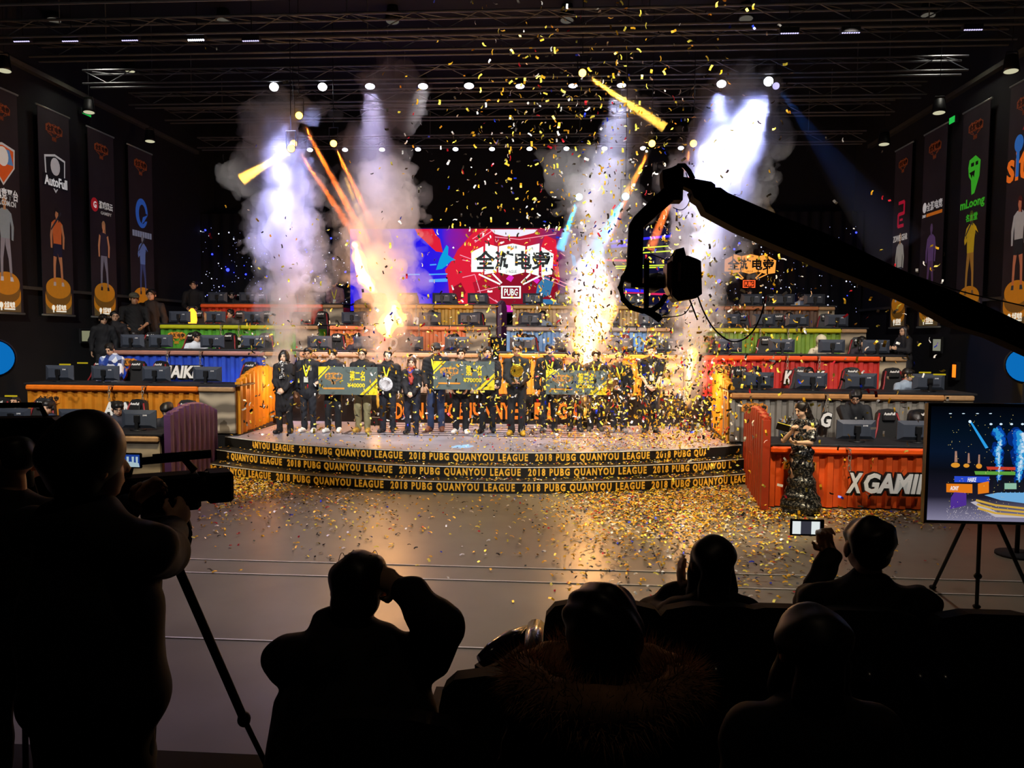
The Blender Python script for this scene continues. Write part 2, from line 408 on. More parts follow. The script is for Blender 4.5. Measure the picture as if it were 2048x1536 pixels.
for i, (r, z0, z1) in enumerate([(R1 + .66, 0, .18), (R1 + .33, .18, .365), (R1, .365, .55)]):
    vs, fs = arc_slab(r, z0, z1, 16.6 - CYs); mb = MB().add(vs, fs[:1], 1).add(vs, fs[1:], 0)
    sp = mb.build('platform' if i == 2 else 'step', [mrise, mtop if i == 2 else mtread], st)
    # lettering round the riser
    txt = '2018 PUBG QUANYOU LEAGUE'
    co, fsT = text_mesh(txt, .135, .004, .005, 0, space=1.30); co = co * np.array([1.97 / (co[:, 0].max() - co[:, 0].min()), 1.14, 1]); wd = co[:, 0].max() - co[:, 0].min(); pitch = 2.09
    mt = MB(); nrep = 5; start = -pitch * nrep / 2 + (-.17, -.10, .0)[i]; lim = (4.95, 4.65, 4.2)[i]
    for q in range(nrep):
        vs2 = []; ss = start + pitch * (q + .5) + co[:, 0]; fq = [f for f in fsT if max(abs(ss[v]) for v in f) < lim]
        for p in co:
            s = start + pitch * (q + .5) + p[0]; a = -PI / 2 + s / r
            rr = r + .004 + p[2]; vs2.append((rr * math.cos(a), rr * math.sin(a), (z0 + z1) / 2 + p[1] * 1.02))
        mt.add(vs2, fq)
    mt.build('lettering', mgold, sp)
    em = MB()
    for sgn in (1,):
        n = 60; h = math.asin(min(1, XE / r)) if XE < r else 1
        em.tube([((r) * math.sin(-h + 2 * h * t / n), -(r) * math.cos(-h + 2 * h * t / n), z1 - .008) for t in range(n + 1)], .008, 5)
    em.build('edge_strip', mseam, sp)
# printed lines of the stage floor
pf = MB(); mprint = 0
for (x0, x1, y0, y1) in [(-2.6, 2.4, -5.1, -5.02), (-2.6, 2.4, -6.75, -6.67), (-2.2, -.3, -5.45, -5.37), (.1, 2.1, -5.45, -5.37), (-2.2, 2.1, -5.85, -5.79), (-1.9, -.6, -6.15, -6.08), (.2, 1.9, -6.2, -6.12), (-2.2, 2.1, -6.45, -6.39),
                         (-2.68, -2.6, -6.75, -5.02), (2.4, 2.48, -6.75, -5.02), (-1.2, -1.12, -6.45, -5.4), (.9, .98, -6.45, -5.4), (-.1, -.03, -6.5, -5.2)]:
    pf.box(((x0 + x1) / 2, (y0 + y1) / 2, .5535), (x1 - x0, y1 - y0, .003))
pf.build('printed_lines', M('stage_line', '3a3438', .5), st)

# back riser of the stage under the centre desks, with big orange letters
rb = thing('stage_backdrop_wall', 'low black wall across the back of the stage with large orange letters', 'stage wall', (CX, 16.55, .55))
MB().box((0, 0, .31), (8.8, .08, .62)).build('panel', M('black_gloss', '0c0a0a', .35), rb)
l = MB()
for wd_, px in (('DO', 806), ('N', 838), ('L', 862), ('F', 885), ('C', 905), ('B', 925), ('JU', 950), ('N', 975), ('NY', 1005), ('E', 1032), ('FI', 1085), ('G', 1125), ('I', 1150)):
    p = at(px, 822, 16.5); add_text(l, wd_, .40, (p.x - CX, -.045, p.z - .55), .008, .012, 0, 0, (.115 * len(wd_) if len(wd_) > 1 else .13) * 1.5, None, height=.36)
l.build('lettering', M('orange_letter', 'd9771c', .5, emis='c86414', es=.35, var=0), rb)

# ---------------------------------------------------------------- emblem shared by boards, desks, banners and screens
def emblem(mb, c, W, mb_, mi_, t=.01, parts=('board', 'ink', 'box'), ys=-1, mtx=None):
    def P(x, y): return (c[0] + (x - 760) / 1320 * W, c[2] + (640 - y) / 1320 * W)
    if 'board' in parts:
        for poly in ([(110, 500), (300, 410), (300, 815), (110, 815)], [(335, 365), (530, 415), (515, 820), (320, 855)],
                     [(550, 410), (770, 365), (970, 410), (960, 820), (750, 870), (545, 820)],
                     [(1000, 410), (1195, 365), (1185, 875), (985, 820)], [(1225, 420), (1420, 530), (1400, 850), (1230, 875)]):
            mb.prism([P(*q) for q in poly], t, mb_, mtx, (0, c[1] - t, 0))
        for (x0, y0, x1, y1) in ((230, 850, 575, 1010), (450, 840, 600, 990), (1050, 850, 910, 985), (1200, 880, 935, 1010)):
            a, b = Vector((x0, y0)), Vector((x1, y1)); n = (b - a).normalized(); n = Vector((-n.y, n.x)) * 13
            mb.prism([P(*(a + n)), P(*(b + n)), P(*(b - n)), P(*(a - n))], t, mb_, mtx, (0, c[1] - t, 0))
    if 'box' in parts:
        for (x0, y0, x1, y1) in ((590, 1035, 905, 1058), (590, 1210, 905, 1233), (590, 1035, 615, 1233), (880, 1035, 905, 1233)):
            mb.prism([P(x0, y0), P(x1, y0), P(x1, y1), P(x0, y1)], t, mb_, mtx, (0, c[1] - t, 0))
        p = P(748, 1134); add_text(mb, 'PUBG', .2 * W, (p[0], c[1] - t * .5, p[1]), t * .5, .004 * W, 0, mb_, .165 * W, mtx, height=.085 * W)
    if 'ink' in parts:
        p = P(775, 632); add_text(mb, '全游电竞', .24 * W, (p[0], c[1] - t - .0015, p[1]), .001, .008 * W, 0, mi_, .90 * W, mtx, height=.235 * W)
        p = P(765, 425); add_text(mb, '2018', .05 * W, (p[0], c[1] - t - .0015, p[1]), .001, .001, 0, mi_, .11 * W, mtx)
        p = P(750, 810); add_text(mb, 'LEAGUE', .05 * W, (p[0], c[1] - t - .0015, p[1]), .001, 0, 0, mi_, .13 * W, mtx)

# ---------------------------------------------------------------- container desks
def swirl_mat():
    m = M('printed_swirl', 'a89a84', .5, var=0); nt = m.node_tree; b = nt.nodes['Principled BSDF']
    tc = nt.nodes.new('ShaderNodeTexCoord'); wv = nt.nodes.new('ShaderNodeTexWave'); wv.wave_type = 'RINGS'; wv.inputs['Scale'].default_value = 1.1
    wv.inputs['Distortion'].default_value = 6; wv.inputs['Detail'].default_value = 2; cr = nt.nodes.new('ShaderNodeValToRGB')
    cr.color_ramp.elements[0].color = (*lin('6b6152'), 1); cr.color_ramp.elements[1].color = (*lin('b7a88e'), 1); cr.color_ramp.elements[0].position = .3
    nt.links.new(tc.outputs['Object'], wv.inputs['Vector']); nt.links.new(wv.outputs['Fac'], cr.inputs[0]); nt.links.new(cr.outputs[0], b.inputs['Base Color'])
    return m
mswirl = swirl_mat()
mdesk = M('desk_black', '191a1f', .5); mink = M('ink_black', '0b0a0a', .6, var=0)
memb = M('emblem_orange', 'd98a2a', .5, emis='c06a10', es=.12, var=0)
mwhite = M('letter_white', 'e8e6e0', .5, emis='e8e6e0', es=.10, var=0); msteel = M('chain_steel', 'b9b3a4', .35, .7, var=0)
def corrug(mb, x0, x1, z0, z1, y=0, d=.05, per=.2, m=0):
    vs = []; n = int(round((x1 - x0) / per)); pts = []
    for i in range(n):
        a = x0 + (x1 - x0) * i / n; w_ = (x1 - x0) / n
        pts += [(a, 0), (a + .38 * w_, 0), (a + .52 * w_, d), (a + .86 * w_, d)]
    pts.append((x1, 0))
    for (x, yy) in pts: vs += [(x, y + yy, z0), (x, y + yy, z1)]
    return mb.add(vs, [(2 * i, 2 * i + 2, 2 * i + 3, 2 * i + 1) for i in range(len(pts) - 1)], m)
DESK = {}
def desk(bank, row, col, beam, label, short, silver=.17, emb=True, sil_left=False):
    x0, x1 = XB[bank]; W = x1 - x0; z = Zt[row] - .9
    t = thing('container_desk', label, 'desk', ((x0 + x1) / 2, Yr[row], z)); h = W / 2
    DESK[(bank, row)] = (t, short)
    mc = M('paint_' + col, col, .45, .0, var=.16, scale=4); mbm = M('beam_' + beam, beam, .4, var=.08)  # beam paint is set brighter, as its upturned edge catches the light
    xs = h - W * silver
    mb = MB(); corrug(mb, -h, xs, .02, .82, .03); mb.box((0, .41, .42), (W - .02, .62, .80)); mb.build('corrugated_panel', mc, t)
    MB().box((xs / 2 + h / 2, .045, .42), (W * silver, .07, .80), bev=.01).build('printed_panel', mswirl, t)
    MB().box((-(W * silver) / 2, .015, .85), (W * (1 - silver), .12, .10), bev=.025).build('top_beam', mbm, t)
    MB().box((h - W * silver / 2, .015, .85), (W * silver - .004, .11, .09), bev=.02).build('end_beam', M('beam_print', 'b08a60', .5), t)
    MB().box((0, .42, .918), (W + .1, .86, .035), bev=.006).build('desk_top', mdesk, t)
    if emb:
        e = MB(); emblem(e, (-h + .42, .018, .63), .46, 0, 1, .006); e.build('emblem', [memb, mink], t)
    return t
DK = [('L', 1, '7a4630', 'a8603c', 'dark red container desk directly behind the cameraman, on the floor', 'maroon desk by the cameraman', .45),
      ('L', 2, 'c97f1e', 'f07a1c', 'orange container desk with white four-letter sign beside the cameraman', 'orange desk of the cameraman bank', .17),
      ('L', 3, '2c50c8', 'a87868', 'deep blue container desk behind the man in the patterned jacket', 'deep blue desk', .12),
      ('L', 4, '4f9a2e', 'b8bc20', 'green container desk above the deep blue one', 'green desk above the deep blue one', .14),
      ('L', 5, 'b8341e', 'f0602a', 'red container desk at the top of the bank with the glowing lantern', 'top red desk by the lantern', .14),
      ('CL', 3, '9a8c80', 'b09078', 'grey container desk right behind the prize winners', 'grey desk behind the prize winners', .10),
      ('CL', 4, 'd87c4c', 'f08c58', 'coral container desk above the grey one behind the winners', 'coral desk', .14),
      ('CL', 5, 'c89a3c', 'e8a030', 'yellow container desk under the blue end of the led screen', 'yellow desk under the led screen', .16),
      ('CR', 3, 'd8902c', 'e8942a', 'amber container desk behind the man in the black tee', 'amber desk behind the stage', .12),
      ('CR', 4, '6c9ad0', 'a89890', 'pale blue container desk above the amber one', 'pale blue desk', .14),
      ('CR', 5, 'b89458', 'c89c50', 'tan container desk under the led screen emblem', 'tan desk under the led screen', .14),
      ('R', 1, 'd8541c', 'f85a14', 'vivid orange container desk beside the hostess, lettered in large white capitals', 'vivid orange desk by the hostess', .02),
      ('R', 2, '848078', 'c08850', 'grey container desk behind the hostess with a hanging letter', 'grey desk behind the hostess', .12),
      ('R', 3, 'd03a34', 'f8581c', 'scarlet container desk above the grey one behind the hostess', 'scarlet desk', .13),
      ('R', 4, '86a840', 'c8c020', 'lime green container desk above the scarlet one', 'lime desk', .14),
      ('R', 5, '6e5444', 'b87040', 'brown container desk under the orange neon emblem', 'brown desk under the neon emblem', .10)]
for a in DK: desk(a[0], a[1], a[2], a[3], a[4], a[5], a[6])

# signs hanging on chains in front of the desks
def chain(mb, x, z0, z1, y):
    n = max(2, int((z1 - z0) / .062)); 
    for i in range(n):
        zc = z0 + (z1 - z0) * (i + .5) / n; hh = (z1 - z0) / n * .62; pts = []
        for j in range(8):
            a = 2 * PI * j / 8; q = (.020 * math.cos(a), hh * math.sin(a))
            pts.append((x + (q[0] if i % 2 == 0 else q[0] * .25), y - (0 if i % 2 == 0 else q[0]), zc + q[1]))
        mb.tube(pts, .0065, 5, 0, False, closed=True, up=(.3, 1, .2))
def hang_sign(bank, row, words_, pxs, label, size=.27, chains=None, dz=0.50, wpx=None):
    t0, sh = DESK[(bank, row)]; Y = Yr[row] - .16; zt = Zt[row]
    pc = [at(p, 700, Y).x for p in pxs]; x = sum(pc) / len(pc)
    t = thing('hanging_sign', label, 'sign', (x, Y, zt - .02))
    br = MB(); let = MB()
    for q_, (wd_, X) in enumerate(zip(words_, pc)):
        wm = (wpx[q_] * Y / F_PX) if wpx else None
        add_text(let, wd_, size, (X - x, -.03, -dz), .012, .010, .20, 0, wm, height=size * .95)
        add_text(br, wd_, size, (X - x + .012, .012, -dz - .012), .028, .036, .20, 0, wm * 1.06 if wm else None, height=size * 1.14)
    br.build('backing', mink, t); let.build('lettering', mwhite, t)
    for c_ in (chains or (pxs[0], pxs[-1])):
        X = at(c_, 700, Y).x; cb = MB(); chain(cb, X - x, -dz + size * .55, .0, 0); cb.box((X - x, .07, .01), (.03, .16, .02)); cb.build('chain', msteel, t)
    return t
hang_sign('L', 2, ['AONY'], [244], 'white slanted capitals hanging on two chains before the orange desk behind the cameraman', .27, (216, 283), .40, (82,))
hang_sign('L', 3, ['HAIKE'], [362], 'white slanted lettering on chains before the deep blue desk', .29, (334, 400), .44, (82,))
hang_sign('L', 4, ['W', 'LD'], [438, 472], 'white letters on chains before the green desk above the deep blue one', .28, (442, 478), .42, (18, 34))
hang_sign('CL', 5, ['n'], [832], 'single pale letter on chains before the yellow desk', .22, (832, 866), .42, (12,))
hang_sign('CL', 4, ['A', 'D'], [712, 787], 'white letters hung on chains before the coral desk', .30, (785, 838), .40, (16, 18))
hang_sign('R', 1, ['X', 'GAMING'], [1717, 1824], 'big white capitals hanging before the vivid orange desk', .30, (1707,), .455, (30, 166))
hang_sign('R', 2, ['G'], [1656], 'single white letter on a dark plate hanging behind the hostess', .27, (1659,), .42, (21,))
hang_sign('R', 3, ['K', 'K'], [1577, 1641], 'two white letters on chains before the scarlet desk', .29, (1576, 1640), .42, (17, 17))
hang_sign('R', 4, ['P'], [1521], 'white letter on chains before the lime desk', .26, (1520, 1576), .40, (14,))
hang_sign('R', 5, ['YE', 'IO'], [1458, 1535], 'white letters on chains before the brown desk', .22, (1461, 1528), .40, (20, 16))

# corrugated wings at the stage side of the desks
def wing(x, y0, y1, z0, h0, h1, col, label, s, x1=None):
    """upright corrugated panel running away from y0 to y1; s = side it faces"""
    t = thing('corrugated_wing', label, 'panel', (x, y0, z0)); mc = M('paint_' + col, col, .45, var=.16, scale=4)
    L = y1 - y0; n = 9; vs = []; fs = []; mb = MB(); dx = (x1 - x) if x1 is not None else 0
    prof = []
    for i in range(n * 4 + 1):
        u = i / (n * 4); q = i % 4; prof.append((u * L, (.045 if q in (2, 3) else 0) * -s, u))
    for (yy, xx, u) in prof:
        h = h0 + (h1 - h0) * u + .14 * math.sin(PI * min(1, u * 1.0)) ** 1
        vs += [(xx + dx * u, yy, 0), (xx + dx * u, yy, h), (xx + dx * u - s * .10, yy, 0), (xx + dx * u - s * .10, yy, h)]
    k = len(prof)
    for i in range(k - 1):
        a = 4 * i; b = a + 4; fs += [(a, b, b + 1, a + 1), (a + 2, a + 3, b + 3, b + 2), (a + 1, b + 1, b + 3, a + 3)]
    fs += [(0, 1, 3, 2), (4 * k - 4, 4 * k - 2, 4 * k - 1, 4 * k - 3)]
    mb.add(vs, fs); mb.build('corrugated_panel', mc, t)
    rim = MB(); rim.tube([(p[1] + dx * p[2] - s * .05, p[0], h0 + (h1 - h0) * p[2] + .14 * math.sin(PI * p[2])) for p in prof[::2]], .03, 6); rim.build('top_rim', mc, t)
    MB().box((-s * .05, -.03, h0 / 2), (.10, .06, h0)).build('front_post', mc, t)
    return t
wing(-5.78, 11.0, 13.5, 0, 1.25, 1.08, '5a3a6a', 'purple corrugated wing at the floor beside the cameraman', 1, -6.25)
wing(-6.05, 14.1, 16.45, .55, 1.0, 1.15, 'd89018', 'golden yellow corrugated wing where the stage meets the orange desk', 1, -6.3)
wing(2.80, 11.0, 13.5, 0, 1.30, 1.14, 'a8381c', 'rust red corrugated wing beside the hostess', -1, 3.12)
wing(2.96, 14.1, 16.4, .55, .95, 1.15, 'd89a20', 'amber corrugated wing at the far side of the stage, behind the rust red one', -1, 3.12)
wing(-1.72, 21.2, 23.2, 2.4, .9, .9, '5a2a50', 'short plum coloured wing in the centre aisle', 1)
wing(-5.72, 21.2, 23.2, 2.4, .95, .95, '3c1a48', 'dark violet wing between the red and yellow top desks', 1)
# ================================================================ BACK WALL: SCREEN, STAR CURTAINS, NEON
YS = 24.0
ls = thing('led_screen', 'huge blue and red led screen showing a white emblem above the top desks', 'screen', (0, YS, 0))
def SP(px, py): p = at(px, py, YS); return (p.x, p.z)
c0, c1 = SP(700, 458), SP(1372, 625)
MB().box(((c0[0] + c1[0]) / 2, .14, (c0[1] + c1[1]) / 2), (c1[0] - c0[0] + .12, .2, c0[1] - c1[1] + .12)).build('housing', mdark, ls)
ms = bpy.data.materials.new('screen_image'); ms.use_nodes = True; nt = ms.node_tree; nt.nodes.remove(nt.nodes['Principled BSDF'])
em = nt.nodes.new('ShaderNodeEmission'); tc = nt.nodes.new('ShaderNodeTexCoord'); sx = nt.nodes.new('ShaderNodeSeparateXYZ')
r1 = nt.nodes.new('ShaderNodeMapRange'); r1.inputs[1].default_value = c0[0]; r1.inputs[2].default_value = c1[0]
cr = nt.nodes.new('ShaderNodeValToRGB'); els = cr.color_ramp.elements
els[0].position = 0; els[0].color = (*lin('2a20d8'), 1); els[1].position = 1; els[1].color = (*lin('101030'), 1)
for p_, c_ in ((.22, '1408f0'), (.34, '3420e0'), (.42, 'b01830'), (.60, 'c02038'), (.66, '8a2860'), (.74, '282a60'), (.86, '18181c')):
    e = els.new(p_); e.color = (*lin(c_), 1)
nzz = nt.nodes.new('ShaderNodeTexNoise'); nzz.inputs['Scale'].default_value = .9; mx = nt.nodes.new('ShaderNodeMath'); mx.operation = 'MULTIPLY_ADD'
mx.inputs[1].default_value = .12
nt.links.new(tc.outputs['Object'], sx.inputs[0]); nt.links.new(sx.outputs[0], r1.inputs[0]); nt.links.new(tc.outputs['Object'], nzz.inputs['Vector'])
nt.links.new(nzz.outputs['Fac'], mx.inputs[0]); nt.links.new(r1.outputs[0], mx.inputs[2]); nt.links.new(mx.outputs[0], cr.inputs[0])
nt.links.new(cr.outputs[0], em.inputs[0]); em.inputs[1].default_value = 1.0; nt.links.new(em.outputs[0], nt.nodes['Material Output'].inputs[0])
MB().quad((c0[0], 0, c1[1]), (c1[0], 0, c1[1]), (c1[0], 0, c0[1]), (c0[0], 0, c0[1])).build('display', ms, ls)
def patch(name, col, polys, y=-.01, es=1.0):
    mb = MB()
    for poly in polys:
        mb.add([(*[SP(*q)[0]], y, SP(*q)[1]) for q in poly], [tuple(range(len(poly)))])
    return mb.build(name, E_('led_' + name + col, col, es), ls)
def streaks(y, segs, wpx):
    out = []
    for (x0, y0, x1, y1) in segs:
        d = Vector((x1 - x0, y1 - y0)).normalized(); n = Vector((-d.y, d.x)) * wpx / 2
        out.append([(x0 + n.x, y0 + n.y), (x1 + n.x, y1 + n.y), (x1 - n.x, y1 - n.y), (x0 - n.x, y0 - n.y)])
    return out
patch('red_splash', 'e0203a', [[(830, 458), (866, 458), (872, 470), (880, 478), (884, 496), (886, 505), (872, 503), (862, 494), (850, 482), (836, 470)],
      [(915, 500), (925, 490), (938, 474), (948, 464), (960, 458), (985, 458), (990, 500), (960, 560), (915, 575), (895, 560), (890, 540), (905, 520)],
      [(895, 552), (940, 545), (952, 590), (930, 612), (900, 600)], [(1090, 470), (1112, 480), (1120, 560), (1090, 600), (1060, 560)]])
patch('dark_red', '8c1428', [[(1000, 545), (1110, 540), (1120, 600), (1000, 615)], [(905, 575), (922, 565), (932, 585), (922, 600), (906, 596)]], -.012)
patch('cyan_shape', '10a0e0', [[(893, 490), (897, 494), (896, 510), (904, 516), (912, 520), (902, 522), (892, 532), (884, 538), (872, 540), (880, 516)],
      [(1142, 508), (1150, 512), (1153, 530), (1146, 535)]], -.014)
patch('blue_smoke', '3a78a8', [[(1075, 570), (1090, 552), (1108, 560), (1100, 590), (1070, 600)], [(1050, 605), (1080, 598), (1125, 600), (1130, 622), (1060, 622)]], -.013)
patch('white_dome', 'f4f0ff', [[(980, 459), (1075, 459), (1068, 466), (1040, 473), (1010, 473), (990, 468)]], -.015)
patch('pink_lines', 'ff9fb8', streaks(0, [(945, 478, 975, 459), (950, 485, 985, 461), (990, 474, 1040, 479), (1040, 479, 1112, 468), (920, 510, 942, 518), (1080, 545, 1150, 575), (1075, 550, 1150, 582),
      (955, 583, 1005, 572), (950, 550, 962, 590), (990, 600, 1020, 622), (975, 592, 1015, 618), (925, 555, 950, 549), (1120, 505, 1130, 512), (925, 520, 940, 523)], 1.6), -.016)
patch('magenta', 'e030c0', [[(1020, 548), (1028, 555), (1022, 564), (1012, 558)], [(1072, 553), (1080, 560), (1074, 568), (1066, 561)], [(1000, 608), (1025, 612), (1030, 624), (1008, 624)]], -.017)
patch('blue_lines', '50a8ff', streaks(0, [(858, 549, 895, 548), (860, 560, 895, 558), (860, 530, 873, 529), (955, 590, 975, 590), (800, 549, 840, 549)], 2.6) + streaks(0, [(858, 562, 895, 561)], 5), -.018)
patch('lime_lines', 'd8f040', streaks(0, [(1284, 496, 1337, 492), (1284, 506, 1340, 502), (1230, 533, 1345, 530), (1232, 537, 1345, 534)], 2.4), -.018, 1.2)
patch('violet_lines', '3a30ff', streaks(0, [(1220, 484, 1342, 472), (1222, 492, 1262, 488), (1222, 494, 1255, 491)], 5) + streaks(0, [(1250, 580, 1300, 583)], 6), -.018)
patch('red_lines', 'e02860', streaks(0, [(1245, 586, 1340, 589), (1200, 520, 1280, 522)], 4), -.0185)
e = MB(); p0 = SP(1024, 532); emblem(e, (p0[0], -.02, SP(1024, 522)[1]), SP(1109, 0)[0] - SP(940, 0)[0], 0, 1, .006)
e.build('emblem', [E_('led_white', 'f4fff8', 1.15), M('led_ink', '243038', .6, var=0)], ls)

mcurt = M('black_velvet', '0a0b14', .95, var=.1)
def curtain(px0, px1, label, key):
    t = thing('star_curtain', label, 'curtain', (0, YS + .35, 0)); a, b = at(px0, 600, YS + .35), at(px1, 600, YS + .35); mb = MB(); vs = []
    n = 90
    for i in range(n + 1):
        x = a.x + (b.x - a.x) * i / n; y = .06 * math.sin(i * 1.1); vs += [(x, y, 2.3), (x, y, 6.3)]
    mb.add(vs, [(2 * i, 2 * i + 2, 2 * i + 3, 2 * i + 1) for i in range(n)], 0, True); mb.build('fabric', mcurt, t)
    rg = random.Random(key); sph = {}
    for nm, col, es, r in (('blue', '2a34ff', 5, .030), ('white', 'dfe4ff', 1.6, .019)):
        m_ = MB(); m_.ell((0, 0, 0), (r, r, r), 0, 8, 5); me = m_.build('star_light', E_('star_' + nm, col, es), t); sph[nm] = me
        me.location = (a.x + (b.x - a.x) * rg.random(), -.09, 5)
    m_ = MB()
    for i in range(170):
        q = at(px0 + (px1 - px0) * rg.random(), 452 + 172 * rg.random(), YS + .25); r_ = rg.uniform(.006, .013); m_.ell((q.x, -.10, q.z), (r_, r_, r_), 0, 6, 4)
    tag(m_.build('tiny_stars', E_('star_tiny', 'b8c0ff', 1.3), t), kind='stuff')
    for i in range(96):
        nm = 'blue' if rg.random() < .34 else 'white'
        o = sph[nm].copy(); C.objects.link(o); o.parent = t
        q = at(px0 + (px1 - px0) * rg.random(), 456 + 165 * rg.random() ** .85, YS + .25); o.location = (q.x, -.10, q.z); s = rg.choice([.5, .7, .8, 1, 1, 1.9 if nm == 'blue' else 1.2]); o.scale = (s, s, s)
curtain(345, 700, 'black curtain dotted with blue and white stars on the cameraman side of the screen', 3)
curtain(1372, 1720, 'black curtain dotted with blue and white stars, behind the orange neon emblem', 5)
nm = thing('neon_emblem', 'glowing orange angular emblem with dark characters before the starry curtain', 'sign', (0, YS, 0))
a_ = at(1448, 530, YS); b_ = at(1551, 530, YS); q = at(1500, 528, YS)
e = MB(); emblem(e, ((a_.x + b_.x) / 2, -.03, at(1500, 530, YS).z), b_.x - a_.x, 0, 1, .03, ('board', 'ink')); e.build('board', [E_('neon_amber', 'f09840', 1.25), mink], nm)
e = MB(); emblem(e, ((a_.x + b_.x) / 2, -.03, at(1500, 530, YS).z), b_.x - a_.x, 0, 1, .03, ('box',)); e.build('box_lettering', [E_('neon_red', 'f05828', 1.3), mink], nm)
MB().box((q.x, .05, q.z - .3), (.06, .1, 1.7)).build('bracket', mdark, nm)
sg = MB(); q = at(585, 557, YS); add_text(sg, 'XIAO', .42, (0, 0, 0), .02, .01, 0, 0); o = sg.build('wall_lettering', E_('dim_white', 'b8b4d8', .6), None, (q.x, q.y + .2, q.z))
tag(o, 'white capital letters glowing behind the smoke on the starry curtain', 'sign')

# ================================================================ BANNERS
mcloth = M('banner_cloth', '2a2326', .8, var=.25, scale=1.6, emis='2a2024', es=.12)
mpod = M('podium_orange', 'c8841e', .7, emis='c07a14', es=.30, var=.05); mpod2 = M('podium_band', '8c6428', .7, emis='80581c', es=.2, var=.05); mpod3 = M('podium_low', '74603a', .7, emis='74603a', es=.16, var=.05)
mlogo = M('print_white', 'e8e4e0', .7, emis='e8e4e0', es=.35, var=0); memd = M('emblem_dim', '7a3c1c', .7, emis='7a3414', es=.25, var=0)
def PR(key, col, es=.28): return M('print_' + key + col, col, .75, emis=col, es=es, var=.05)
def ellp(cx, cz, rx, rz, n=28): return [(cx + rx * math.cos(2 * PI * i / n), cz + rz * math.sin(2 * PI * i / n)) for i in range(n)]
def printed_figure(t, H, z0, sk, hair, top, leg, shoe, kind):
    """flat printed person, H high, feet at z0"""
    def pt(polys, col, nm, y): 
        mb = MB()
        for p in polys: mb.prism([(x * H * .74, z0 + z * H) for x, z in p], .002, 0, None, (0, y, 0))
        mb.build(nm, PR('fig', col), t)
    legs = [[(-.10, .50), (0, .52), (-.01, .45), (-.06, .26), (-.075, .03), (-.125, .03), (-.12, .28)], [(0, .52), (.10, .50), (.12, .28), (.135, .03), (.085, .03), (.06, .26), (.0, .42)]]
    pt(legs, leg if kind != 'skirt' and kind != 'shorts' else sk, 'printed_legs', -.010)
    if kind in ('skirt', 'shorts'): pt([[(-.10, .54), (.10, .54), (.125, .38), (.02, .37), (0, .42), (-.03, .37), (-.125, .38)]], leg, 'printed_shorts', -.013)
    pt([[(-.135, .0), (-.07, .0), (-.07, .05), (-.125, .05)], [(.08, .0), (.155, .0), (.135, .05), (.085, .05)]], shoe, 'printed_shoes', -.014)
    pt([[(-.10, .50), (.10, .50), (.11, .66), (.145, .80), (.06, .845), (-.06, .845), (-.145, .80), (-.115, .66)]], top, 'printed_top', -.012)
    acol = sk if kind in ('shorts', 'tank') else top
    arms = [[(-.145, .80), (-.10, .78), (-.135, .62), (-.14, .48), (-.18, .48), (-.19, .64)], [(.145, .80), (.10, .78), (.14, .64), (.135, .49), (.175, .48), (.195, .64)]]
    if kind == 'gun': arms = [[(-.145, .80), (-.10, .76), (-.16, .66), (-.04, .74), (-.03, .70), (-.18, .60), (-.20, .66)], [(.145, .80), (.10, .77), (.17, .70), (.06, .80), (.08, .84), (.22, .72)]]
    pt(arms, acol, 'printed_arms', -.014)
    if kind in ('gun', 'shorts'): pt([[(-.17, .72), (-.16, .70), (.12, .93), (.10, .96)]], '2c2c34', 'printed_rifle', -.017)
    pt([ellp(0, .925, .046, .066), [(-.022, .88), (.022, .88), (.03, .83), (-.03, .83)]], sk, 'printed_face', -.015)
    if hair: pt([[(-.052, .90), (-.055, .965), (-.02, 1.0), (.025, 1.0), (.058, .96), (.06, .82), (.035, .82), (.038, .94), (-.03, .955)]], hair, 'printed_hair', -.018)
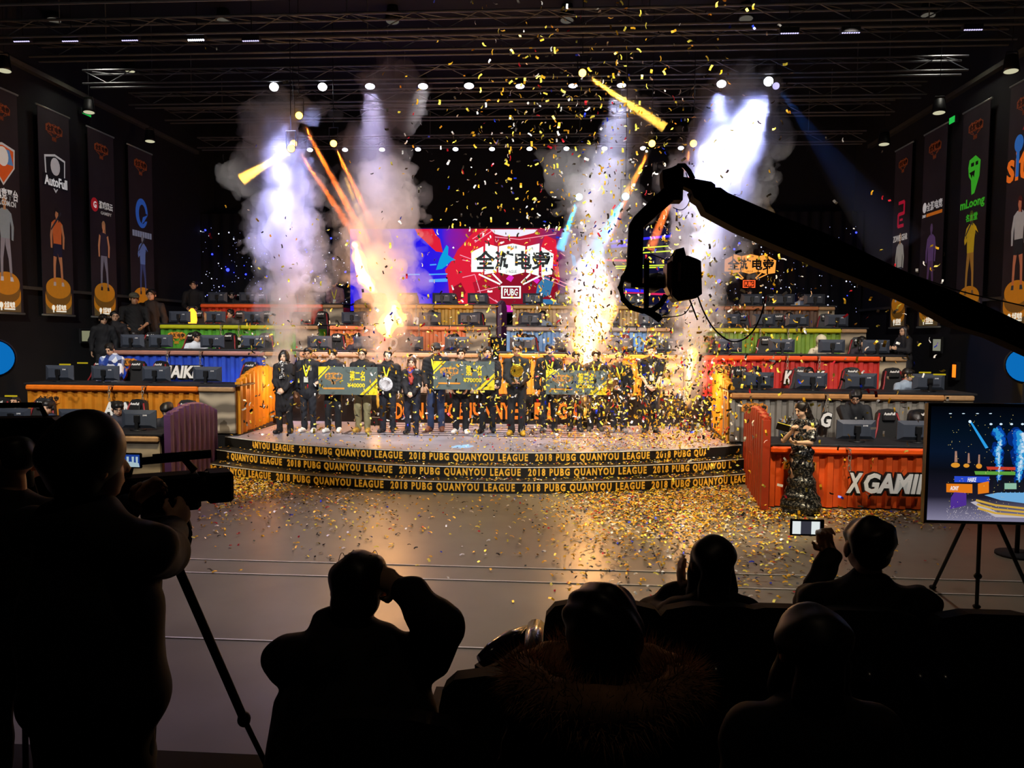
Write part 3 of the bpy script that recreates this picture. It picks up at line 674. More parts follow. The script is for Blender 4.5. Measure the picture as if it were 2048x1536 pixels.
def banner(side, px0, px1, label, fig, logo):
    X = XL + .12 if side < 0 else XR - .12
    def wy(px):
        d = CF * F_PX + CR * (px - 1024) - CU * (600 - 768); return CAM.y + d.y * (X / d.x)
    ya, yb = wy(px0), wy(px1); W = abs(yb - ya); zb, zt = (2.85, 7.45) if side < 0 else (2.74, 7.55); H = zt - zb
    t = thing('hanging_banner', label, 'banner', (X, (ya + yb) / 2, zb), PI / 2 if side < 0 else -PI / 2)
    MB().box((0, 0, H / 2), (W, .012, H)).build('cloth', mcloth, t)
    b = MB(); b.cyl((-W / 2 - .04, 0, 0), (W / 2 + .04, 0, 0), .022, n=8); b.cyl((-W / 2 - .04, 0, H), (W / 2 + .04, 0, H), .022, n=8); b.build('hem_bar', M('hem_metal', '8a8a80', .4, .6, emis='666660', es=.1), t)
    s = W / 1.15
    e = MB(); emblem(e, (0, -.007, H * .91), .62 * s, 0, 1, .004); e.build('emblem', [memd, mink], t)
    # podium
    py_ = H * .135
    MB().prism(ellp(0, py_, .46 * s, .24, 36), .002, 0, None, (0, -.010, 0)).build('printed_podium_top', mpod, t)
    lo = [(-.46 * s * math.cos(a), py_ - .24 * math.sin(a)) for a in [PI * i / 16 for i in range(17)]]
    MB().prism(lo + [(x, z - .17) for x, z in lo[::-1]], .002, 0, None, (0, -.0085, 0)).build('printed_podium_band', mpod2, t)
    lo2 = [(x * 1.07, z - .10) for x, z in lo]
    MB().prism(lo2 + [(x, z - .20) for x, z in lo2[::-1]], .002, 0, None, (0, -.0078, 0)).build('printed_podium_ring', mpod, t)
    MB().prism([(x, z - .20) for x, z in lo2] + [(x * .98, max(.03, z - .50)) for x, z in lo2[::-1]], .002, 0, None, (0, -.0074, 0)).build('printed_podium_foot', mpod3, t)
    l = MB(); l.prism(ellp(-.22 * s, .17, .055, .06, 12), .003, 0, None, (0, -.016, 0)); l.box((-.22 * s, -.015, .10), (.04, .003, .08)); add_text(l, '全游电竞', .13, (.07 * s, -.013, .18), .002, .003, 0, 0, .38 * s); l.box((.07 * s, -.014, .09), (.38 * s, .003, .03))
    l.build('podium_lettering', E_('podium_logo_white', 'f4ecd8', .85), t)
    printed_figure(t, H * .385 * fig.get('h', 1), H * .145, fig['sk'], fig.get('hair'), fig['top'], fig['leg'], fig['shoe'], fig['kind'])
    logo(t, s, H)
def shield(t, s, z, c1, c2, c3, w=.36):
    def pl(k): return [(-w * k, z + .34 * k), (0, z + .42 * k), (w * k, z + .34 * k), (w * k * .95, z - .05), (0, z - .45 * k), (-w * k * .95, z - .05)]
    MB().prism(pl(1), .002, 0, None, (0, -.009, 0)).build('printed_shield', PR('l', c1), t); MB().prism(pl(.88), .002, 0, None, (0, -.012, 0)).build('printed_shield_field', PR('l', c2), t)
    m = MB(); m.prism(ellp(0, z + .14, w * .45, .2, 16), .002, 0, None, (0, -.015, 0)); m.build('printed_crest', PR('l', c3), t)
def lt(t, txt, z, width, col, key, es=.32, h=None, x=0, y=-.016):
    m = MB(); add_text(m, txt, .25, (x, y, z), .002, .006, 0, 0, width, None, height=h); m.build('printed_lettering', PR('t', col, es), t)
def lg1(t, s, H):
    shield(t, s, H * .67, 'c8c8c8', 'd85a1c', 'e8e4dc'); MB().prism([(-.3, H * .67), (.3, H * .67), (.2, H * .67 + .3), (-.2, H * .67 + .3)], .002, 0, None, (0, -.0135, 0)).build('printed_blue_field', PR('l', '5a88c0'), t)
    lt(t, '广电竞平台', H * .535, .98 * s, 'dcdcdc', 'a', h=.24); lt(t, 'CGA.COM.CN', H * .495, .8 * s, 'c8c8c8', 'b', h=.11)
def lg2(t, s, H):
    shield(t, s, H * .70, 'd0d0d0', '141416', 'c8c4c4'); m = MB(); m.box((0, -.018, H * .655), (.92 * s, .003, .30)); m.build('printed_plate', PR('l', '101014'), t); lt(t, 'AutoFull', H * .655, .84 * s, 'f0f0f0', 'c', .4, .22, 0, -.022)
def lg3(t, s, H):
    MB().prism(ellp(-.36 * s, H * .60, .15, .17), .002, 0, None, (0, -.010, 0)).build('printed_disc', PR('l', 'b82028'), t); lt(t, 'G', H * .60, .12, 'f4f0f0', 'd', .4, .16, -.36 * s)
    lt(t, '游戏风云', H * .607, .62 * s, 'd8d4d0', 'e', h=.19, x=.14 * s); lt(t, 'GAMEFY', H * .565, .5 * s, 'b8b4b0', 'f', .25, .08, .14 * s)
def lg4(t, s, H):
    z = H * .625; m = MB(); pts = [(.30 * s * math.cos(a), z + .40 * math.sin(a)) for a in [PI * (.0 + 1.85 * i / 24) for i in range(25)]]; inn = [(.17 * s * math.cos(a) + .03, z + .26 * math.sin(a) - .02) for a in [PI * (.05 + 1.7 * i / 24) for i in range(25)]]
    vs = [(x, -.012, zz) for x, zz in pts] + [(x, -.012, zz) for x, zz in inn]; m.add(vs, [(i, i + 1, i + 26, i + 25) for i in range(24)]); m.prism([(.05, z - .1), (.30 * s, z + .0), (.12, z - .20), (-.02, z - .30)], .002, 0, None, (0, -.014, 0)); m.build('printed_ring', PR('l', '2c58b0', .4), t)
    m = MB(); [m.box((-.42 * s + .12 * i * s, -.012, H * .50 + .0), (.10 * s, .003, .16)) for i in range(8)]; m.build('printed_strip', PR('l', '8890a8', .25), t)
def lg5(t, s, H):
    lt(t, 'sitv', H * .66, 1.12 * s, 'e8701c', 'g', .5, .62); m = MB(); m.prism(ellp(-.14 * s, H * .66 + .42, .15, .17), .002, 0, None, (0, -.02, 0)); m.box((-.16 * s, -.019, H * .66 + .02), (.10, .003, .5)); m.build('printed_globe', PR('l', '2c70c8', .4), t)
    m = MB(); [m.box((.02 + .06 * i * s, -.012, H * .66 + .72 - .05 * i), (.03, .003, .16), 0, (0, .6, 0)) for i in range(3)]; m.build('printed_rays', PR('l', 'a82830', .3), t)
def lg6(t, s, H):
    z = H * .69; MB().prism([(-.20, z + .36), (.05, z + .42), (.26, z + .28), (.24, z - .05), (.06, z - .40), (-.06, z - .42), (-.10, z - .1), (-.2, z + .0), (-.24, z + .2)], .002, 0, None, (0, -.010, 0)).build('printed_head', PR('l', '3cb428', .45), t)
    m = MB(); m.box((-.06, -.013, z + .24), (.12, .003, .08)); m.box((.12, -.013, z + .24), (.1, .003, .08)); m.prism([(-.18, z + .08), (.05, z + .1), (.02, z - .05), (-.04, z + .02), (-.08, z - .06), (-.12, z + .02)], .002, 0, None, (0, -.013, 0)); m.build('printed_eyes', PR('l', '1c1c18', .1), t)
    lt(t, 'mLoong', H * .56, 1.05 * s, '3cb428', 'h', .4, .26); lt(t, '名龙堂', H * .50, .5 * s, '3cb428', 'i', .35, .17)
def lg7(t, s, H):
    MB().prism(ellp(-.42 * s, H * .61 + .04, .10, .13, 16), .002, 0, None, (0, -.010, 0)).build('printed_tree', PR('l', 'e4e0e0', .35), t); lt(t, 'ZMD', H * .575, .2, 'd8d4d4', 'k', .3, .07, -.42 * s)
    lt(t, '全游电竞', H * .617, .80 * s, 'd8d4d4', 'j', h=.22, x=.10 * s); m = MB(); m.box((.10 * s, -.012, H * .575), (.80 * s, .003, .08)); m.build('printed_bar', PR('l', 'c86c1c', .4), t)
def lg8(t, s, H):
    z = H * .62; m = MB()
    for (x, zz, w_, h_) in ((0, .36, .40, .09), (.20, .2, .09, .34), (0, .06, .40, .09), (-.20, -.1, .09, .34), (0, -.26, .40, .09), (.02, -.10, .2, .06)): m.box((x * s, -.012, z + zz), (w_ * s, .003, h_))
    m.build('printed_numeral', PR('l', 'b81838', .4), t); lt(t, 'ZOWIE GEAR', H * .50, 1.0 * s, 'd8d4d0', 'l', .32, .17)
banner(-1, -20, 46, 'tall dark banner with flame shield and man in pale tracksuit, nearest the big blue lamp', dict(sk='b88a60', top='8a9498', leg='8c8890', shoe='c8c4c8', kind='plain'), lg1)
banner(-1, 86, 147, 'tall dark banner with black shield crest and woman in orange top', dict(sk='b87850', hair='1c1818', top='c8602c', leg='1c1c30', shoe='b8a8a0', kind='shorts'), lg2)
banner(-1, 184, 234, 'tall dark banner with red disc logo and blond woman in camouflage trousers', dict(sk='c08058', hair='a87850', top='2c2430', leg='74707c', shoe='241c20', kind='tank', h=.98), lg3)
banner(-1, 263, 309, 'tall dark banner with blue ring logo, partly behind the standing staff', dict(sk='70707c', hair=None, top='5c70a8', leg='3c4470', shoe='2c2430', kind='gun', h=.93), lg4)
banner(1, 2003, 2064, 'tall dark banner with orange lettering and woman in grey blazer', dict(sk='b87050', hair='481410', top='a8a8a8', leg='1c2024', shoe='303840', kind='skirt'), lg5)
banner(1, 1912, 1964, 'tall dark banner with green beast head and figure in yellow raincoat', dict(sk='806030', hair='50501c', top='c8a420', leg='a87830', shoe='705030', kind='gun'), lg6)
banner(1, 1837, 1881, 'tall dark banner with small tree logo and purple figure', dict(sk='5c4468', hair=None, top='644878', leg='583c60', shoe='302438', kind='plain'), lg7)
banner(1, 1781, 1813, 'tall dark banner with red angular numeral, farthest along its wall', dict(sk='b08860', hair=None, top='b0b0a8', leg='3c3c48', shoe='b8b0b0', kind='plain'), lg8)

# small things on the side walls
def wall_box(name, px, py, side, label, cat, col, es, sz):
    X = XL + .08 if side < 0 else XR - .08; d = CF * F_PX + CR * (px - 1024) - CU * (py - 768); p = CAM + d * (X / d.x)
    t = thing(name, label, cat, p); MB().box((0, 0, 0), sz, bev=.01).build('housing', mdark, t)
    MB().box((-.0 - side * (sz[0] / 2 + .006), 0, 0), (.012, sz[1] * .8, sz[2] * .7)).build('lit_face', E_('sign_' + col, col, es), t)
wall_box('exit_sign', 170, 226, -1, 'small green running-man sign high on the cameraman side wall', 'sign', '20b848', .8, (.08, .4, .16))
wall_box('exit_sign', 1908, 240, 1, 'small green lit sign high up between banners', 'sign', '28c850', .8, (.08, .3, .2))
wall_box('notice_board', 172, 672, -1, 'pale printed notice on the wall beside the waiting staff', 'notice', 'c8c8a0', .35, (.05, .5, .36))
wall_box('notice_board', 1876, 690, 1, 'pale printed notice on the wall beside the woman in glasses', 'notice', 'c8c8b0', .35, (.05, .45, .40))
wall_box('wall_lamp', 1913, 742, 1, 'glowing orange wall lamp beyond the grey desk', 'lamp', 'ff7018', 2.0, (.1, .18, .42))
t = thing('lantern', 'glowing orange lantern at the end of the green desk', 'lamp', at(385, 655, 19.6)); q = MB(); q.cyl((0, 0, 0), (0, 0, .05), .13, n=14); q.cyl((0, 0, .5), (0, 0, .56), .13, .05, 14); q.build('frame', mdark, t)
q = MB(); q.lathe([(.0, .05), (.09, .06), (.12, .2), (.10, .4), (.03, .5), (0, .5)], 16); q.build('flame_glass', E_('lantern_fire', 'ff8a20', 4.5), t)
lamp('lantern_glow', 'POINT', t.location + Vector((0, -.25, .3)), 14, (1, .4, .1), parent=t, radius=.1)
# big blue lamps at both edges
for px, py, Y, s, lb in ((-12, 716, 8.0, -1, 'large blue round lamp low at the wall with banners of the cameraman side'), (2052, 730, 9.0, 1, 'large blue round lamp at the wall by the hanging monitor screen')):
    p = at(px, py, Y); t = thing('flood_lamp', lb, 'lamp', p); d = (CAM - p).normalized(); x, y, _ = frame(d)
    R = Matrix((x, y, d)).transposed()
    MB().lathe([(0, -.25), (.12, -.24), (.20, -.02), (.215, .0), (.20, .01)], 28).build('housing', mdark, t, None, R.to_euler()); MB().lathe([(0, .02), (.12, .015), (.19, 0)], 28).build('lens', E_('blue_lens', '0c70c0', .9), t, None, R.to_euler())
    q = MB(); q.cyl((0, 0, -.2), (0, 0, -p.z), .025, n=8); q.cyl((0, 0, -p.z), (0, 0, -p.z + .03), .22, n=16); q.build('stand', mdark, t)

# ================================================================ CEILING: TRUSSES AND LAMPS
mtruss = M('truss_metal', '6c6e72', .5, .3, var=.1)
def truss(y, z, x0, x1, label, lon=False):
    L = x1 - x0; t = thing('lighting_truss', label, 'truss', ((x0 + x1) / 2, y, z), 0, 'trusses under the ceiling')
    for (dy, dz) in ((-.15, 0), (.15, 0), (-.15, .3), (.15, .3)): q = MB(); q.cyl((-L / 2, dy, dz), (L / 2, dy, dz), .024, n=6); q.build('chord', mtruss, t)
    n = int(L / .6); q = MB()
    for i in range(n):
        a = -L / 2 + L * i / n; b = a + L / n
        q.cyl((a, -.15, 0 if i % 2 else .3), (b, -.15, .3 if i % 2 else 0), .011, n=4); q.cyl((a, -.15, .3), (b, .15, .3), .009, n=4)
    q.build('bracing', mtruss, t)
    q = MB(); [q.cyl((x, 0, .3), (x, 0, ZC - z - .025), .012, n=5) for x in (-L * .42, -L * .14, L * .14, L * .42)]; q.build('drop_rods', mtruss, t)
for i, (y, z) in enumerate(((8.2, 7.98), (9.9, 8.06), (11.4, 8.1), (13.0, 8.14), (14.4, 8.02), (15.9, 8.2), (17.7, 8.22), (19.6, 8.3), (21.4, 8.4), (23.3, 8.1))):
    truss(y, z, XL + .5, XR - .5, 'dark metal lighting truss hung across the hall under the ceiling')
mhouse = M('lamp_housing', '101114', .5, var=.1)
lens = {'w': E_('lens_white', 'e8ecff', 7), 'b': E_('lens_bright', 'f0f6ff', 16), 'd': E_('lens_strip', 'c8c0ff', 1.6), 'o': E_('lens_orange', 'ffb840', 12), 'c': E_('lens_cyan', 'a0f0ff', 12), 'y': E_('lens_house', 'd8d4b0', .8), 'y2': E_('lens_house_dim', '8a8478', .35)}
def fixture(px, py, Y, kind, r, label, group, ztruss, aim=None, flat=1.0, cat='lamp', name='stage_spotlight'):
    p = at(px, py, Y); t = thing(name, label, cat, p, 0, group)
    d = (Vector(aim) - p).normalized() if aim else (CAM - p).normalized() * flat + Vector((0, 0, -1)) * (1 - flat)
    d.normalize(); x, y, _ = frame(d, (0, 1, .2)); R = Matrix((x, y, d)).transposed().to_euler()
    MB().lathe([(0, -r * 2.6), (r * .8, -r * 2.4), (r * 1.15, -r * .4), (r * 1.18, 0), (r, .0)], 16).build('housing', mhouse, t, None, R)
    MB().lathe([(0, .01), (r * .7, .006), (r, -.004)], 16).build('lens', lens[kind], t, None, R)
    if ztruss > p.z + .05:
        q = MB(); q.cyl((-r * 1.25, 0, 0), (-.1, 0, min(.35, ztruss - p.z)), .010, n=6); q.cyl((r * 1.25, 0, 0), (.1, 0, min(.35, ztruss - p.z)), .010, n=6); q.cyl((0, 0, min(.35, ztruss - p.z)), (0, 0, ztruss - p.z + .02), .008, n=6); q.cyl((-.1, 0, min(.35, ztruss - p.z)), (.1, 0, min(.35, ztruss - p.z)), .01, n=6); q.build('yoke', mhouse, t)
    return t
rowA = [(548, 174, 'b', .10, .75), (645, 174, 'b', .10, .6), (740, 173, 'w', .11, .30), (846, 173, 'w', .11, .30), (938, 172, 'w', .11, .30), (1040, 173, 'w', .10, .22), (1146, 172, 'w', .10, .18), (1243, 171, 'w', .10, .18), (1443, 168, 'b', .10, .5), (1537, 163, 'b', .10, .95)]
for i, (px, py, k, r, fl) in enumerate(rowA):
    lb = {0: 'brilliant white spotlight at the end of the front row, over the pale smoke column', 1: 'brilliant white spotlight next to the end of its row', 8: 'bright white spotlight above the dazzling smoke plume', 9: 'dazzling white spotlight at the row end above the brightest smoke'}.get(i, 'white spotlight in the front row under the ceiling truss')
    fixture(px, py, 17.7, k, r, lb, None if i in (0, 1, 8, 9) else 'front row of white spotlights', 8.22, None, fl)
for px in (620, 690, 764, 836, 911, 984, 1059, 1133, 1209, 1286, 1362):
    fixture(px, 300 - (px - 620) * .005, 23.3, 'w', .085, 'small white spotlight in the back row above the led screen', 'back row of white spotlights', 8.4, None, .38)
for px, py, k in ((46, 85, 'd'), (143, 84.5, 'd'), (262, 83, 'd'), (394, 82, 'w'), (503, 84, 'd'), (1578, 69, 'd'), (1700, 68, 'w2'), (1944, 62, 'd')):
    p = at(px, py, 14.4); t = thing('wash_light_bar', 'wash light bar glowing violet white, brightest of the strip row' if k == 'w' else 'violet lit wash light bar on the far side from the bright one' if k == 'w2' else 'dim violet strip of a wash light bar near the top of the hall', 'lamp', p, 0, None if k != 'd' else 'row of dim violet wash light bars')
    MB().box((0, 0, .06), (.34, .12, .10), bev=.01).build('housing', mhouse, t); q = MB(); n_ = 8
    for i in range(n_): q.ell((-.14 + .04 * i, -.04, .004), (.017 if k != 'd' else .019, .02, .020 if k == 'w' else .010), 0, 8, 5)
    q.build('lens', lens['w' if k == 'w' else 'd'], t); q = MB(); q.cyl((0, 0, .1), (0, 0, ZC - p.z), .010, n=6); q.build('clamp', mhouse, t)
for px, py, Y in ((108, 41, 17), (447, 42, 17), (785, 43, 17), (1134, 41, 17), (1492, 38, 17), (1856, 32, 17)):
    fixture(px, py, Y, 'y2', .14, 'round house downlight, unlit grey, in the ceiling grid', 'round house downlights', ZC, None, .12, name='downlight')  # grey of the unlit lens is put in as a faint glow
for px, py, Y in ((9, 142, 15.2), (178, 225, 17.7), (300, 283, 20.2), (2022, 143, 15.0), (1878, 226, 17.4), (1768, 289, 19.8), (260, 142, 20)):
    fixture(px, py, Y, 'y', .12, 'warm lit downlight beside a side wall above the banners', 'warm downlights along the side walls', ZC, None, .12, name='downlight')
# dim spill of the house lights on walls and trusses
for x, y in ((XL + .9, 12), (XL + .9, 17.5), (XR - .9, 12), (XR - .9, 17.5)):
    lamp('house_light', 'SPOT', (x, y, 8.9), 55, (1, .95, .8), (x * .96, y, 2), 120, .8, .2)
for x_ in (-8.5, 6.2): lamp('ceiling_spill', 'SPOT', (x_, 7.5, 5.6), 30, (1, .97, .9), (x_ + (.8 if x_ < 0 else -.8), 17, 8.6), 62, .9, .2)  # upward lamps added to bring out the trusses, no fixtures there
lamp('ceiling_spill', 'SPOT', (-1.4, 9, 6.8), 18, (.5, .55, .8), (-1.4, 16, 9.5), 130, .9, .3)
# ================================================================ BEAMS, SMOKE, FLAMES
def beam(px0, py0, Y0, px1, py1, Y1, col, hexc, power, r0, r1, dens, label, kind):
    a = at(px0, py0, Y0); b = at(px1, py1, Y1); d = (b - a).normalized(); L = (b - a).length
    fx = fixture(px0, py0, Y0, kind, .075, label, None, ZC, None, .95, 'lamp', 'moving_head_light')
    m = MB(); m.tube([a + d * .14, b], [r0, r1], 20); mb_ = m.build('light_beam', V_('beam_haze_%s_%.1f' % (hexc, dens), 'ffffff', dens), None)
    mb_.data.transform(Matrix.Translation(-a)); mb_.location = a; tag(mb_, '%s light beam from the %s' % (hexc, label.split(',')[0]), 'light beam')
    ang = math.degrees(2 * math.atan(r1 / L)) * .96
    lamp('beam_source', 'SPOT', a + d * .10, power, col, b, max(ang, 1.2), .25, .03, fx)
OR_ = (1, .16, .012); CY_ = (0, .45, .9)
beam(598, 231, 16.4, 752, 520, 16.4, OR_, 'orange', 28000, .06, .13, .30, 'topmost of the three orange beam lamps on the cameraman side', 'o')
beam(587, 287, 17.4, 736, 510, 17.0, OR_, 'orange', 28000, .06, .13, .30, 'orange beam lamp at the edge of the pale smoke, lower one', 'o')
beam(667, 287, 17.4, 745, 450, 17.2, OR_, 'orange', 24000, .05, .10, .30, 'orange beam lamp between the two smoke columns', 'o')
beam(582, 297, 15.6, 482, 360, 15.2, (1, .45, .05), 'amber', 13000, .05, .13, .5, 'amber lamp throwing its beam sideways through the pale smoke', 'o')
beam(1304, 287, 17.4, 1205, 500, 17.4, OR_, 'orange', 26000, .06, .11, .30, 'orange beam lamp amid the confetti, beside the crane head', 'o')
beam(1387, 287, 17.4, 1300, 500, 17.4, OR_, 'orange', 28000, .06, .12, .30, 'orange beam lamp just above the crane head', 'o')
beam(1165, 146, 15.6, 1330, 255, 15.6, (1, .5, .04), 'golden', 26000, .05, .11, .4, 'golden lamp high in the confetti', 'o')
beam(1251, 393, 16.6, 1218, 455, 16.4, CY_, 'cyan', 3200, .09, .13, .6, 'bright cyan lamp beside the crane arm', 'c')
beam(1158, 394, 17.4, 1120, 500, 17.2, CY_, 'blue', 6000, .06, .13, .5, 'smaller cyan lamp amid the smoke and confetti', 'c')

beam(1552, 172, 17.7, 1800, 500, 17.4, (.05, .25, 1), 'dim blue', 500, .12, .6, .035, 'blue lamp at the end of the front row', 'd')
def puffs(path, seed, n, spread, rs, k=.3):
    """path: list of (px,py,Y,radius m). Blended round puffs along it."""
    rg = random.Random(seed); out = []
    P = [(at(a, b, Y), r) for a, b, Y, r in path]
    for i in range(len(P) - 1): out.append(('c', P[i][0], P[i + 1][0], P[i][1] * .72, P[i + 1][1] * .72))
    for j in range(n):
        u = rg.random() * (len(P) - 1); i = int(u); f = u - i; c = P[i][0].lerp(P[i + 1][0], f); r = P[i][1] + (P[i + 1][1] - P[i][1]) * f
        a = rg.random() * 2 * PI; off = Vector((math.cos(a), math.sin(a) * .8, rg.uniform(-.5, .5))) * r * spread
        q = r * rg.uniform(*rs); out.append(('e', c + off, (q * rg.uniform(.8, 1.3), q, q * rg.uniform(.8, 1.4))))
    return out
def rel(pr, o):
    out = []
    for p in pr:
        if p[0] == 'c': out.append(('c', p[1] - o, p[2] - o) + tuple(p[3:]))
        else: out.append(('e', p[1] - o) + tuple(p[2:]))
    return out
def smoke(label, path, core, d0, d1, seed, col='ffffff', n=60, wisps=()):
    o = at(*path[0][:3]); t = thing('smoke_plume', label, 'smoke', o)
    sdf_obj('outer_smoke', rel(puffs(path, seed, n, .75, (.28, .55)), o), .05, V_('smoke_%s_%.2f' % (col, d0 * .75), col, d0 * .75), t, .15, -.26, seed)
    sdf_obj('thin_mist', rel(puffs([(a, b, Y + .02, r * 1.18) for a, b, Y, r in path], seed + 2, int(n * .6), .75, (.3, .55)), o), .07, V_('smoke_%s_%.2f' % (col, d0 * .3), col, d0 * .3), t, .15, -.34, seed + 4)
    sdf_obj('inner_smoke', rel(puffs(core, seed + 1, int(n * .6), .6, (.3, .55)), o), .06, V_('smoke_%s_%.2f' % (col, d1), col, d1), t, .12, -.16, seed + 1)
    for i, wp in enumerate(wisps):
        sdf_obj('smoke_wisp', rel(puffs(wp, seed + 5 + i, 26, .9, (.25, .6)), o), .08, V_('smoke_%s_%.2f' % (col, d0 * .45), col, d0 * .45), t, .15, -.24, seed + 9 + i)
    return t
s1 = smoke('pale lavender smoke column nearest the cameraman, rising behind the woman in black coat',
      [(563, 740, 16.45, .16), (575, 660, 16.4, .34), (580, 580, 16.4, .52), (572, 500, 16.3, .58), (578, 430, 16.3, .56), (590, 370, 16.3, .45), (560, 300, 16.3, .52), (545, 235, 16.4, .45)],
      [(563, 730, 16.45, .10), (573, 650, 16.4, .22), (576, 560, 16.4, .34), (566, 480, 16.3, .36), (580, 410, 16.3, .34), (592, 350, 16.3, .24)], .9, 2.2, 11,
      'ffffff', 60, ([(600, 560, 16.5, .3), (640, 520, 16.5, .35)], [(510, 320, 16.3, .38), (500, 370, 16.3, .4)], [(540, 250, 16.4, .4), (580, 215, 16.5, .3), (640, 225, 16.8, .25)]))
s2 = smoke('rosy smoke column lit by flames between the spread winners and the led screen',
      [(765, 760, 16.48, .22), (772, 680, 16.5, .38), (778, 600, 16.5, .5), (762, 530, 16.5, .6), (755, 470, 16.6, .62), (760, 410, 16.7, .62), (770, 360, 16.8, .5)],
      [(766, 740, 16.48, .14), (770, 660, 16.5, .28), (774, 590, 16.5, .36), (750, 510, 16.5, .4), (745, 440, 16.6, .35)], .8, 2.0, 21,
      'fff4f4', 60, ([(740, 400, 16.8, .4), (700, 380, 16.8, .35)], [(770, 360, 16.9, .5), (745, 280, 17, .55), (770, 200, 17.1, .55), (775, 140, 17.1, .4)]))
s3 = smoke('grey smoke column in the thick of the confetti, left of the crane camera'.replace('left of', 'beside'),
      [(1168, 800, 16.3, .2), (1178, 700, 16.4, .4), (1184, 600, 16.5, .55), (1190, 500, 16.6, .5), (1200, 420, 16.7, .6), (1215, 350, 16.8, .55)],
      [(1168, 780, 16.3, .15), (1178, 680, 16.4, .34), (1182, 590, 16.5, .40), (1190, 500, 16.6, .30)], .75, 1.9, 31,
      'ffffff', 60, ([(1180, 370, 16.9, .45), (1140, 340, 16.9, .35), (1130, 330, 16.9, .2)], [(1240, 310, 16.9, .45), (1262, 240, 17, .45), (1265, 200, 17, .3)]))
s4 = smoke('dazzling blue-white smoke column behind the crane arm',
      [(1376, 810, 16.2, .12), (1384, 720, 16.3, .26), (1398, 620, 16.4, .42), (1405, 540, 16.4, .55), (1420, 460, 16.4, .62), (1425, 390, 16.4, .7), (1440, 320, 16.4, .72), (1465, 250, 16.5, .68), (1490, 195, 16.6, .6)],
      [(1376, 790, 16.2, .08), (1385, 700, 16.3, .2), (1398, 600, 16.4, .30), (1415, 480, 16.4, .4), (1432, 340, 16.4, .45), (1450, 280, 16.4, .42), (1490, 222, 16.5, .22)], .9, 2.4, 41,
      'ffffff', 70, ([(1500, 290, 16.6, .4), (1540, 270, 16.6, .35), (1545, 240, 16.6, .2)], [(1480, 330, 16.5, .4), (1510, 300, 16.6, .3)]))
BW = (.40, .45, 1)
def spot_at(px, py, Y, tgt, pw, col, size): lamp('smoke_spotlight', 'SPOT', at(px, py, Y), pw, col, at(*tgt), size, 1.0, .25)
spot_at(548, 180, 17.3, (582, 480, 16.3), 2600, BW, 24); spot_at(645, 180, 17.3, (580, 430, 16.3), 1800, BW, 26)
spot_at(1443, 176, 17.3, (1425, 420, 16.4), 4500, BW, 34); spot_at(1530, 172, 17.3, (1440, 340, 16.4), 3500, BW, 34); spot_at(1537, 176, 15.6, (1450, 330, 16.2), 9000, BW, 44); spot_at(560, 190, 15.2, (572, 480, 16.2), 6500, (.46, .46, 1), 34); spot_at(1420, 178, 15.4, (1394, 660, 16.3), 15000, (.8, .82, 1), 15); spot_at(1175, 178, 15.4, (1182, 620, 16.3), 6500, (.8, .8, 1), 18)  # spots set in front of the row are added to brighten the smoke
spot_at(740, 178, 17.3, (760, 480, 16.6), 2600, (.62, .60, 1), 26); spot_at(1243, 176, 17.3, (1190, 480, 16.6), 2800, (.65, .66, 1), 26)
for px in (846, 938, 1040, 1146): spot_at(px, 178, 17.4, (px, 760, 15.8), 420, (.95, .95, 1), 40)

lamp('beam_source', 'SPOT', at(1158, 400, 17.3), 9000, (0, .6, 1), at_z(925, 893, .55), 3, .3, .03)
lamp('beam_source', 'SPOT', at(1304, 294, 17.3), 9000, (1, .55, .05), at_z(955, 880, .55), 3.4, .3, .03)
lamp('beam_source', 'SPOT', at(667, 294, 17.3), 7000, (1, .55, .05), at_z(905, 903, .55), 2.6, .3, .03)
def flame(t, path, seed, es, label, pw, col='ffb020', core='fff0b0', n=20):
    o = t.location; pr = rel(puffs(path, seed, n, .7, (.25, .55)), o)
    f = sdf_obj('flame', pr, .035, V_('flame_%s_%d' % (col, es), 'ffffff', .6, 0, col, es), t, .05, -.07, seed)
    pr2 = rel(puffs([(a, b, Y - .02, r * .5) for a, b, Y, r in path], seed + 3, n // 2, .5, (.3, .5)), o)
    sdf_obj('flame_core', pr2, .03, V_('flame_%s_%d' % (core, es), 'ffffff', .6, 0, core, es * 2.2), t, .05, -.04, seed + 1)
    m = path[len(path) // 2]; lamp('flame_light', 'POINT', at(m[0], m[1], m[2] - .55), pw, (1, .45, .13), radius=.2, parent=t, spec=.5)
flame(s2, [(710, 488, 16.2, .07), (716, 520, 16.1, .13), (728, 556, 16.1, .20), (745, 580, 16.1, .12)], 51, 5, '', 110)  # no fire here: glow standing in for smoke lit by the orange beam
flame(s2, [(775, 672, 16.0, .10), (778, 640, 16.0, .18), (788, 615, 16.0, .14), (798, 640, 16.0, .10)], 52, 6, '', 110)
flame(s2, [(755, 815, 16.2, .03), (758, 780, 16.2, .05), (760, 750, 16.2, .06)], 53, 8, '', 25)
flame(s3, [(1172, 760, 16.0, .12), (1175, 700, 16.0, .24), (1182, 650, 16.0, .28), (1190, 610, 16.1, .20)], 54, 5, '', 220)
flame(s3, [(1205, 660, 16.0, .12), (1218, 625, 16.0, .16), (1225, 605, 16.0, .10)], 56, 4, '', 20, 'ffa018', 'ffc040')
flame(s3, [(1168, 825, 15.9, .03), (1168, 800, 15.9, .05), (1168, 785, 15.9, .05)], 57, 8, '', 20)
flame(s4, [(1375, 826, 15.9, .02), (1374, 800, 15.9, .05), (1377, 765, 15.9, .08), (1380, 730, 16.0, .09), (1383, 700, 16.1, .07)], 55, 6, '', 90)
flame(s1, [(562, 790, 16.2, .03), (562, 765, 16.2, .045), (561, 745, 16.2, .04)], 58, 5, '', 25, 'e8e030', 'fff8a0')
